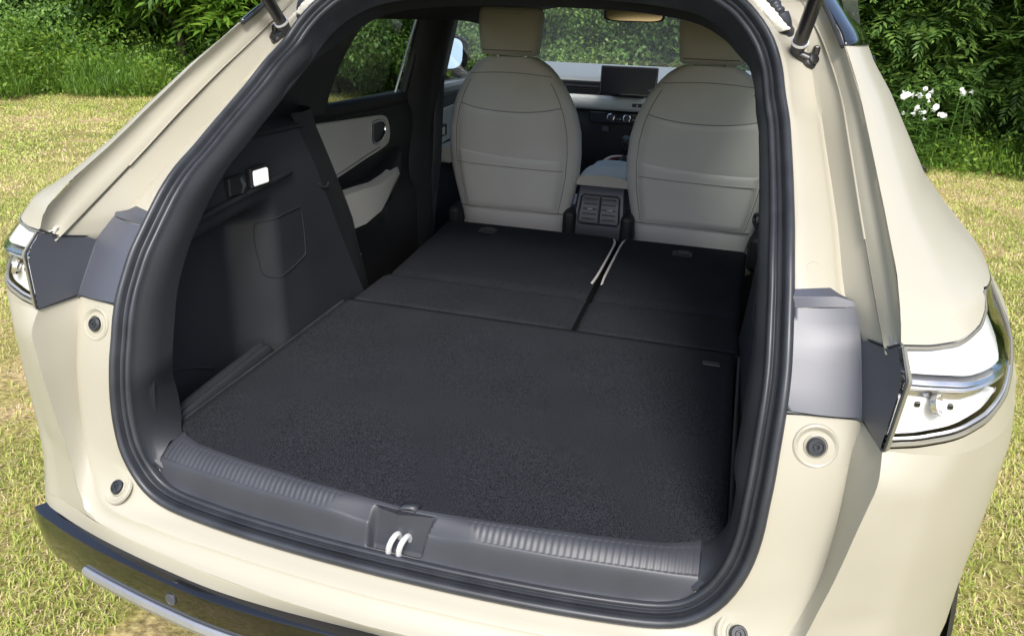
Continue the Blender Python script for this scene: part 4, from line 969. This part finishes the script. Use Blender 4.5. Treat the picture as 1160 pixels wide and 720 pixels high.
def blob(n, rx, rz, z0, lumps=9, seed=0, shell=.55):
    """points spread through an uneven crown"""
    g = np.random.default_rng(seed); C = []; Rr = []
    for i in range(lumps):
        a = g.uniform(0, 2 * math.pi); q = g.uniform(0, .75) ** .6; C.append((math.cos(a) * rx * q * .8, math.sin(a) * rx * q * .8, z0 + rz * g.uniform(.12, .85))); Rr.append(g.uniform(.28, .55) * min(rx, rz * .6) * (13 / max(lumps, 13)) ** .45)
    C = np.array(C); Rr = np.array(Rr); k = g.choice(lumps, n, p=Rr ** 2 / (Rr ** 2).sum()); d = norm(g.normal(size=(n, 3))); d[:, 2] *= .8
    r = Rr[k] * (shell + (1 - shell) * g.uniform(size=n) ** .5) * (1 + .18 * g.normal(size=n))
    return C[k] + d * r[:, None], d
def broad_crown(n, rx, rz, z0, leaf=.09, seed=0, lumps=10):
    g = np.random.default_rng(seed + 100); P, d = blob(n, rx, rz, z0, lumps, seed)
    Dr = norm(d * .5 + g.normal(size=(n, 3)) * .6 + np.array([0, 0, -.35])); Nn = norm(np.array([0, 0, 1.]) * .7 + d * .5 + g.normal(size=(n, 3)) * .45)
    L = leaf * g.uniform(.6, 1.4, n); return leaf_quads(P, Dr, Nn, L, L * .58)
def spray_crown(n, rx, rz, z0, seed=0, lumps=10, size=.22, nl=9, droop=.25, leafw=.22):
    """flat fronds: a spine with paired leaflets"""
    g = np.random.default_rng(seed + 300); P, d = blob(n, rx, rz, z0, lumps, seed, .45)
    out = norm(d * np.array([1, 1, .35]) + g.normal(size=(n, 3)) * .35 + np.array([0, 0, -droop])); Nn = norm(np.array([0, 0, 1.]) + g.normal(size=(n, 3)) * .25); S = norm(np.cross(out, Nn)); Nn = np.cross(S, out)
    L = size * g.uniform(.6, 1.35, n); Q = []
    for k in range(nl):
        t = (k // 2 + .5) / ((nl + 1) // 2); sgn = 1 if k % 2 else -1
        base = P + out * (L * t)[:, None] - Nn * (L * t * t * .18)[:, None]
        dr = out * (.45 + .5 * t) + S * sgn * (1.0 - .55 * t) + g.normal(size=(n, 3)) * .12
        if k == nl - 1: dr = out
        ll = L * (.52 - .25 * t); Q.append(leaf_quads(base, dr, Nn + g.normal(size=(n, 3)) * .2, ll, ll * leafw + .006))
    return np.concatenate(Q)
def trunk_mesh(h, r, seed, limbs=6, spread=1.0):
    g = random.Random(seed); mb = MB(); P = []; x = y = 0
    for i in range(8):
        P.append((x, y, h * i / 7)); x += g.uniform(-.08, .08); y += g.uniform(-.08, .08)
    mb.tube(P, [r * (1.25 - i * .13) for i in range(8)], 8)
    for i in range(limbs):
        k = g.randint(2, 6); b = P[k]; a = g.uniform(0, 6.28); l = g.uniform(.5, 1.0) * spread
        mb.tube([b, (b[0] + math.cos(a) * l * .5, b[1] + math.sin(a) * l * .5, b[2] + l * .35), (b[0] + math.cos(a) * l, b[1] + math.sin(a) * l, b[2] + l * .8)], [r * .5, r * .3, r * .12], 6)
    return mb
def make_tree(name, label, cat, crown_quads, crown_mat, h, r, seed, group, limbs=6, spread=1.0):
    t = empty(name); tag(t, label, cat, group)
    trunk_mesh(h, r, seed, limbs, spread).build('trunk', 'bark', t, dz=0, ang=60); quads_obj('crown', crown_quads, crown_mat, t); return t
def dup(root, loc, rz, s, label=None, group=None, crown=None):
    c = root.copy(); COL.objects.link(c)
    for ch in list(root.children):
        k = ch.copy(); COL.objects.link(k); k.parent = c
    c.location = loc; c.rotation_euler = (0, 0, rz); c.scale = s
    if label: c['label'] = label
    if group: c['group'] = group
    if crown:
        for k in c.children:
            if k.name.startswith('crown'): k.material_slots[0].link = 'OBJECT'; k.material_slots[0].material = M[crown]
    return c
CAM = np.array([.404, -1.6, 1.416]); fwd = np.array([-.25085, .89937, -.35807]); rgt = np.array([.95953, .27991, .03084]); upv = np.array([-.12797, .33584, .93319])

# --- ground
def ground():
    m = bpy.data.materials.new('lawn_soil'); m.use_nodes = True; n = m.node_tree.nodes; l = m.node_tree.links; b = n['Principled BSDF']; b.inputs['Roughness'].default_value = .95; b.inputs['Specular IOR Level'].default_value = .1
    tc = n.new('ShaderNodeNewGeometry')
    def noise(s, d=5):
        t = n.new('ShaderNodeTexNoise'); t.inputs['Scale'].default_value = s; t.inputs['Detail'].default_value = d; l.new(tc.outputs['Position'], t.inputs['Vector']); return t
    big, mid, fine = noise(.55), noise(3.2), noise(46, 4)
    r1_ = n.new('ShaderNodeValToRGB'); e = r1_.color_ramp.elements; e[0].position = .36; e[0].color = (.14, .17, .045, 1); e[1].position = .66; e[1].color = (.50, .38, .26, 1); q = e.new(.5); q.color = (.28, .26, .10, 1)
    mx = n.new('ShaderNodeMix'); mx.data_type = 'FLOAT'; mx.inputs[0].default_value = .45; l.new(big.outputs[0], mx.inputs[2]); l.new(mid.outputs[0], mx.inputs[3]); l.new(mx.outputs[0], r1_.inputs[0])
    r2_ = n.new('ShaderNodeValToRGB'); e = r2_.color_ramp.elements; e[0].position = .3; e[0].color = (.45, .40, .33, 1); e[1].position = .7; e[1].color = (1.25, 1.2, 1.1, 1); l.new(fine.outputs[0], r2_.inputs[0])
    mu = n.new('ShaderNodeMix'); mu.data_type = 'RGBA'; mu.blend_type = 'MULTIPLY'; mu.inputs[0].default_value = 1; l.new(r1_.outputs[0], mu.inputs[6]); l.new(r2_.outputs[0], mu.inputs[7]); l.new(mu.outputs[2], b.inputs['Base Color'])
    bp = n.new('ShaderNodeBump'); bp.inputs['Strength'].default_value = .7; bp.inputs['Distance'].default_value = .02; l.new(fine.outputs[0], bp.inputs['Height']); l.new(bp.outputs[0], b.inputs['Normal'])
    M['soil'] = m
    xs = np.r_[-150, -60, np.linspace(-20, 20, 41), 60, 150]; ys = np.r_[-150, -50, np.linspace(-16, 24, 41), 60, 150]
    G = [[(x, y, 0 if -14 < x < 8 and -10 < y < 9 else .0) for y in ys] for x in xs]
    o = MB().grid(G).build('ground', m, None, dz=0); o['kind'] = 'structure'
ground()
# --- lawn: blades where the camera sees the ground, thinning with distance
def blades(n, dmin, dmax, a0, a1, hgt, wid, lean=.7, seed=1):
    g = np.random.default_rng(seed); d = np.sqrt(g.uniform(dmin ** 2, dmax ** 2, n)); a = g.uniform(a0, a1, n)     # a: bearing from +y, clockwise
    x = CAM[0] + np.sin(a) * d; y = CAM[1] + np.cos(a) * d
    keep = ~((np.abs(x) < .86) & (y > -.80) & (y < 3.1)); x, y, d = x[keep], y[keep], d[keep]; n = len(x)
    # tufts: thin out patches
    f = np.sin(x * 2.3 + 1.3 * np.sin(y * 1.7)) * np.sin(y * 2.9 + x) + .6 * np.sin(x * 7.1 + y * 5.3) ; keep = g.uniform(-1.7, 1.2, n) < f; x, y, d = x[keep], y[keep], d[keep]; n = len(x)
    az = g.uniform(0, 2 * math.pi, n); ln = lean * g.uniform(.2, 1.3, n); hh = hgt * g.uniform(.4, 1.3, n); ww = wid * g.uniform(.6, 1.4, n)
    D_ = np.stack([np.cos(az), np.sin(az), 0 * az], 1); S = np.stack([-np.sin(az), np.cos(az), 0 * az], 1); b = np.stack([x, y, -.003 + 0 * x], 1); up = np.array([0, 0, 1.])
    mid = b + up * (hh * .55)[:, None] + D_ * (hh * ln * .35)[:, None]; tip = b + up * (hh * (1 - .35 * ln))[:, None] + D_ * (hh * ln)[:, None]
    return np.stack([b - S * (ww * .5)[:, None], b + S * (ww * .5)[:, None], mid + S * (ww * .4)[:, None], mid - S * (ww * .4)[:, None]], 1), np.stack([mid - S * (ww * .4)[:, None], mid + S * (ww * .4)[:, None], tip + S * (ww * .06)[:, None], tip - S * (ww * .06)[:, None]], 1)
Q = []; Qd = []
for (n_, d0, d1, a0, a1, h_, w_, sd_) in [(150000, 1.2, 4.2, R(-75), R(-8), .030, .0038, 1), (110000, 1.2, 4.2, R(8), R(55), .030, .0038, 2), (120000, 4.2, 8, R(-62), R(-12), .034, .0075, 3), (90000, 4.2, 10, R(14), R(42), .034, .0075, 4), (120000, 8, 16, R(-58), R(-14), .036, .014, 5), (45000, 1.2, 8, R(-110), R(-62), .034, .007, 7), (40000, 1.2, 9, R(42), R(80), .034, .007, 8), (40000, 8, 17, R(-85), R(-58), .036, .014, 9)]:
    a, b = blades(n_, d0, d1, a0, a1, h_, w_, .9, sd_); Q += [a, b]
    a, b = blades(n_ // 2, d0, d1, a0, a1, h_ * .6, w_ * .8, 1.8, sd_ + 20); Qd += [a, b]
tag(quads_obj('lawn_grass', np.concatenate(Q), 'grass'), 'short yellow green lawn grass around the car', 'grass', kind='stuff')
tag(quads_obj('dry_grass', np.concatenate(Qd), 'drygrass'), 'straw coloured dry grass lying between the green tufts', 'dry grass', kind='stuff')

# --- hedge and trees.  bearing/distance from the camera's ground point -> world
def at(px, dist):
    """ground point `dist` metres away under photo column px (near the horizon)"""
    d = fwd + rgt * ((px - 580) / 816.17) + upv * .37; d[2] = 0; d /= np.linalg.norm(d); return CAM[0] + d[0] * dist, CAM[1] + d[1] * dist
# conifer hedge on the right
con0 = make_tree('conifer_shrub', 'dark green conifer shrub with flat layered sprays in the hedge behind the lawn', 'shrub', spray_crown(4200, 1.25, 3.3, .15, 1, 16, .30, 13, .22, .20), 'conifer', 2.6, .07, 1, 'conifer hedge shrubs', 8, 1.0)
con1 = make_tree('conifer_shrub', 'dark green conifer shrub with flat layered sprays in the hedge behind the lawn', 'shrub', spray_crown(4200, 1.25, 3.3, .05, 2, 18, .28, 13, .25, .20), 'conifer', 2.6, .07, 2, 'conifer hedge shrubs', 8, 1.0)
spots = [(930, 10.8), (985, 10.5), (1040, 10.7), (1095, 10.3), (1150, 10.6), (1210, 10.2), (1280, 10.4), (1360, 10.6), (1450, 10.3), (1550, 10.5), (1660, 10.4), (1780, 10.5), (1300, 12.3), (1500, 12.3), (1010, 12.2), (1075, 12.0), (1140, 12.1), (1200, 12.0), (960, 12.3)]
for i, (px, ds) in enumerate(spots):
    x, y = at(px, ds); src = (con0, con1)[i % 2]; s = .95 + .25 * random.random()
    if i < 2: src.location = (x, y, 0); src.rotation_euler = (0, 0, i * 1.3); src.scale = (s, s, s)
    else: dup(src, (x, y, 0), random.uniform(0, 6.28), (s, s, s * random.uniform(.95, 1.2)), 'dark green conifer shrub rising behind the front row of the hedge' if ds > 11.5 else None, 'conifers behind the hedge' if ds > 11.5 else None)
# broadleaf trees beyond the bonnet and to the left
b0 = make_tree('broadleaf_tree', 'mid green broadleaf tree in the wood beyond the windscreen', 'tree', broad_crown(34000, 1.9, 4.2, .1, .075, 5, 40), 'broad', 3.2, .10, 5, 'trees beyond the windscreen')
b1 = make_tree('broadleaf_tree', 'mid green broadleaf tree in the wood beyond the windscreen', 'tree', broad_crown(34000, 1.9, 4.2, .1, .065, 6, 48), 'broad', 3.2, .10, 6, 'trees beyond the windscreen')
spots = [(470, 12.5), (540, 15), (600, 11.8), (655, 14.8), (690, 12.9), (760, 15), (805, 11.9), (870, 14.6), (925, 12.8), (500, 17.5), (570, 18), (640, 17.5), (710, 18.4), (780, 17.6), (850, 18), (430, 17)]
for i, (px, ds) in enumerate(spots):
    x, y = at(px, ds); src = (b0, b1)[i % 2]; s = (.62 if ds < 14 else 1.05) + .3 * random.random() + (.25 if ds > 16 else 0)
    if i < 2: src.location = (x, y, 0); src.rotation_euler = (0, 0, i * 2.1); src.scale = (s, s, s)
    else: dup(src, (x, y, 0), random.uniform(0, 6.28), (s, s, s * random.uniform(.8, 1.15)), label=('mid green broadleaf tree in the wood beyond the windscreen', 'pale yellow green tree in the wood beyond the windscreen', 'dark green tree in the wood beyond the windscreen')[(i * 7) % 3], group=('trees beyond the windscreen', 'pale trees beyond the windscreen', 'dark trees beyond the windscreen')[(i * 7) % 3], crown=('broad', 'weed', 'conifer')[(i * 7) % 3])
g0 = make_tree('young_tree', 'bright yellow green young tree with feathery leaves behind the weeds', 'tree', spray_crown(1900, 1.5, 3.4, .5, 9, 14, .46, 11, .2, .24), 'bright', 2.8, .06, 9, 'feathery young trees')
for i, (px, ds, s) in enumerate([(205, 15.2, 1.25), (262, 15.8, 1.3), (330, 15.0, 1.25)]):
    x, y = at(px, ds)
    if i == 0: g0.location = (x, y, 0); g0.scale = (s, s, s)
    else: dup(g0, (x, y, 0), i * 2.0, (s, s, s))
for i, (px, ds, s) in enumerate([(-700, 17.0, 1.2), (-560, 17.4, 1.3), (-440, 16.8, 1.2), (-340, 17.5, 1.25), (-250, 17.0, 1.2), (-170, 17.3, 1.1), (-60, 17.5, 1.2), (0, 16.8, 1.1), (55, 17.3, 1.2), (110, 16.8, 1.1), (165, 17.4, 1.15), (225, 17.8, 1.2), (290, 17.3, 1.2), (350, 16.5, 1.1), (400, 15.5, 1.0), (430, 14.0, .9), (375, 14.2, .85)]):
    x, y = at(px, ds); dup((b0, b1)[i % 2], (x, y, 0), random.uniform(0, 6.28), (s, s, s), 'mid green broadleaf tree in the wood behind the weedy bank', 'trees behind the weedy bank')
# weeds along the edge of the lawn
def weeds(n, pts, hgt, leaf, seed):
    g = np.random.default_rng(seed); pts = np.array(pts); hs = hgt * g.uniform(.25, 1.25, len(pts)) ** 1.3; k = g.integers(0, len(pts), n); C_ = pts[k]
    P = np.stack([C_[:, 0] + g.normal(size=n) * .22, C_[:, 1] + g.normal(size=n) * .22, hs[k] * g.uniform(0, 1, n) ** .9], 1)
    L = leaf * g.uniform(.4, 1.5, n); Wd = L * g.uniform(.3, .55, n); Dr = norm(g.normal(size=(n, 3)) + np.array([0, 0, .3]))
    kind = g.uniform(size=len(pts))[k] < .3; L[kind] *= 2.6; Wd[kind] = .010; Dr[kind] = norm(Dr[kind] * .5 + np.array([0, 0, 1.])); P[kind, 2] *= .6
    return leaf_quads(P, Dr, norm(g.normal(size=(n, 3)) * .6 + np.array([0, 0, .8])), L, Wd)
pts = [at(px, ds + .45 * math.sin(px * .037) + .35 * math.sin(px * .11 + 1) + random.uniform(-.3, .3)) for px in range(-700, 470, 6) for ds in (14.3, 14.9, 15.6)]
tag(quads_obj('weedy_bank', weeds(150000, pts, .95, .075, 3), 'weed'), 'leafy green weeds along the far edge of the lawn', 'weeds', kind='stuff')
pts = [at(px, ds + .25 * math.sin(px * .06) + random.uniform(-.25, .25)) for px in range(940, 1800, 6) for ds in (9.5, 9.8, 10.1)]
tag(quads_obj('hedge_weeds', weeds(60000, pts, .45, .05, 4), 'weed'), 'low leafy weeds growing at the foot of the conifer hedge', 'weeds', kind='stuff')
# white lilies in front of the hedge
def lily(px, ds, h, seed, nf):
    g = random.Random(seed); x, y = at(px, ds); t = empty('lily_plant', (x, y, 0)); tag(t, 'tall white flowered lily plant in front of the conifer hedge', 'flower', 'white lilies by the hedge')
    top = (g.uniform(-.06, .06), g.uniform(-.06, .06), h)
    MB().tube([(0, 0, 0), (top[0] * .3, top[1] * .3, h * .5), top], [.007, .006, .004], 6).build('stem', 'lilyleaf', t, dz=0)
    n_ = 60; gg = np.random.default_rng(seed); a = gg.uniform(0, 6.28, n_); z = gg.uniform(.1, .95, n_) * h
    P = np.stack([top[0] * z / h, top[1] * z / h, z], 1); D_ = np.stack([np.cos(a), np.sin(a), gg.uniform(-.2, .5, n_)], 1)
    quads_obj('leaves', leaf_quads(P, D_, np.tile([0, 0, 1.], (n_, 1)), gg.uniform(.09, .20, n_), np.full(n_, .020)), 'lilyleaf', t)
    for k in range(nf):
        a = 6.28 * k / nf + g.random(); d = Vector((math.cos(a), math.sin(a), g.uniform(-.1, .35))); b = Vector(top) + Vector((0, 0, -.05 * (k // 3))) + d * .035
        mb = MB()
        q_ = g.uniform(.7, 1.35); b = b + Vector((g.uniform(-.03, .03), g.uniform(-.03, .03), g.uniform(-.05, .04))); mb.lathe(b, d, [(r_ * q_, h_ * q_) for r_, h_ in ((.003, -.008), (.006, .006), (.011, .018), (.022, .028), (.029, .024))], 6)
        mb.build('blossom', 'petal', t, dz=0)
for i, (px, ds, h, nf) in enumerate([(1043, 8.9, .80, 3), (1050, 9.0, .78, 3), (1046, 8.9, .64, 2), (1071, 9.0, .82, 4), (1066, 8.9, .66, 3), (1079, 8.9, .70, 3), (1069, 8.8, .60, 2), (1091, 8.9, .61, 3), (1105, 9.2, .85, 2), (1121, 9.3, .80, 1)]): lily(px, ds, h, 40 + i, nf)
# wooded hill closing the view
G = []
for a in np.linspace(R(-110), R(95), 60):
    row = []
    for d, z in ((21, -.3), (23.5, 1.2), (29, 5), (39, 11), (53, 17)): row.append((CAM[0] + math.sin(a) * d, CAM[1] + math.cos(a) * d, z + .6 * math.sin(a * 9 + d)))
    G.append(row)
M['hillside'] = leafmat('hillside_cover', [(.012, .03, .009), (.03, .07, .018), (.06, .12, .03)], .0, .9, 1.4)
hl = MB().grid(G).build('hill', 'hillside', None, dz=0); hl['kind'] = 'structure'
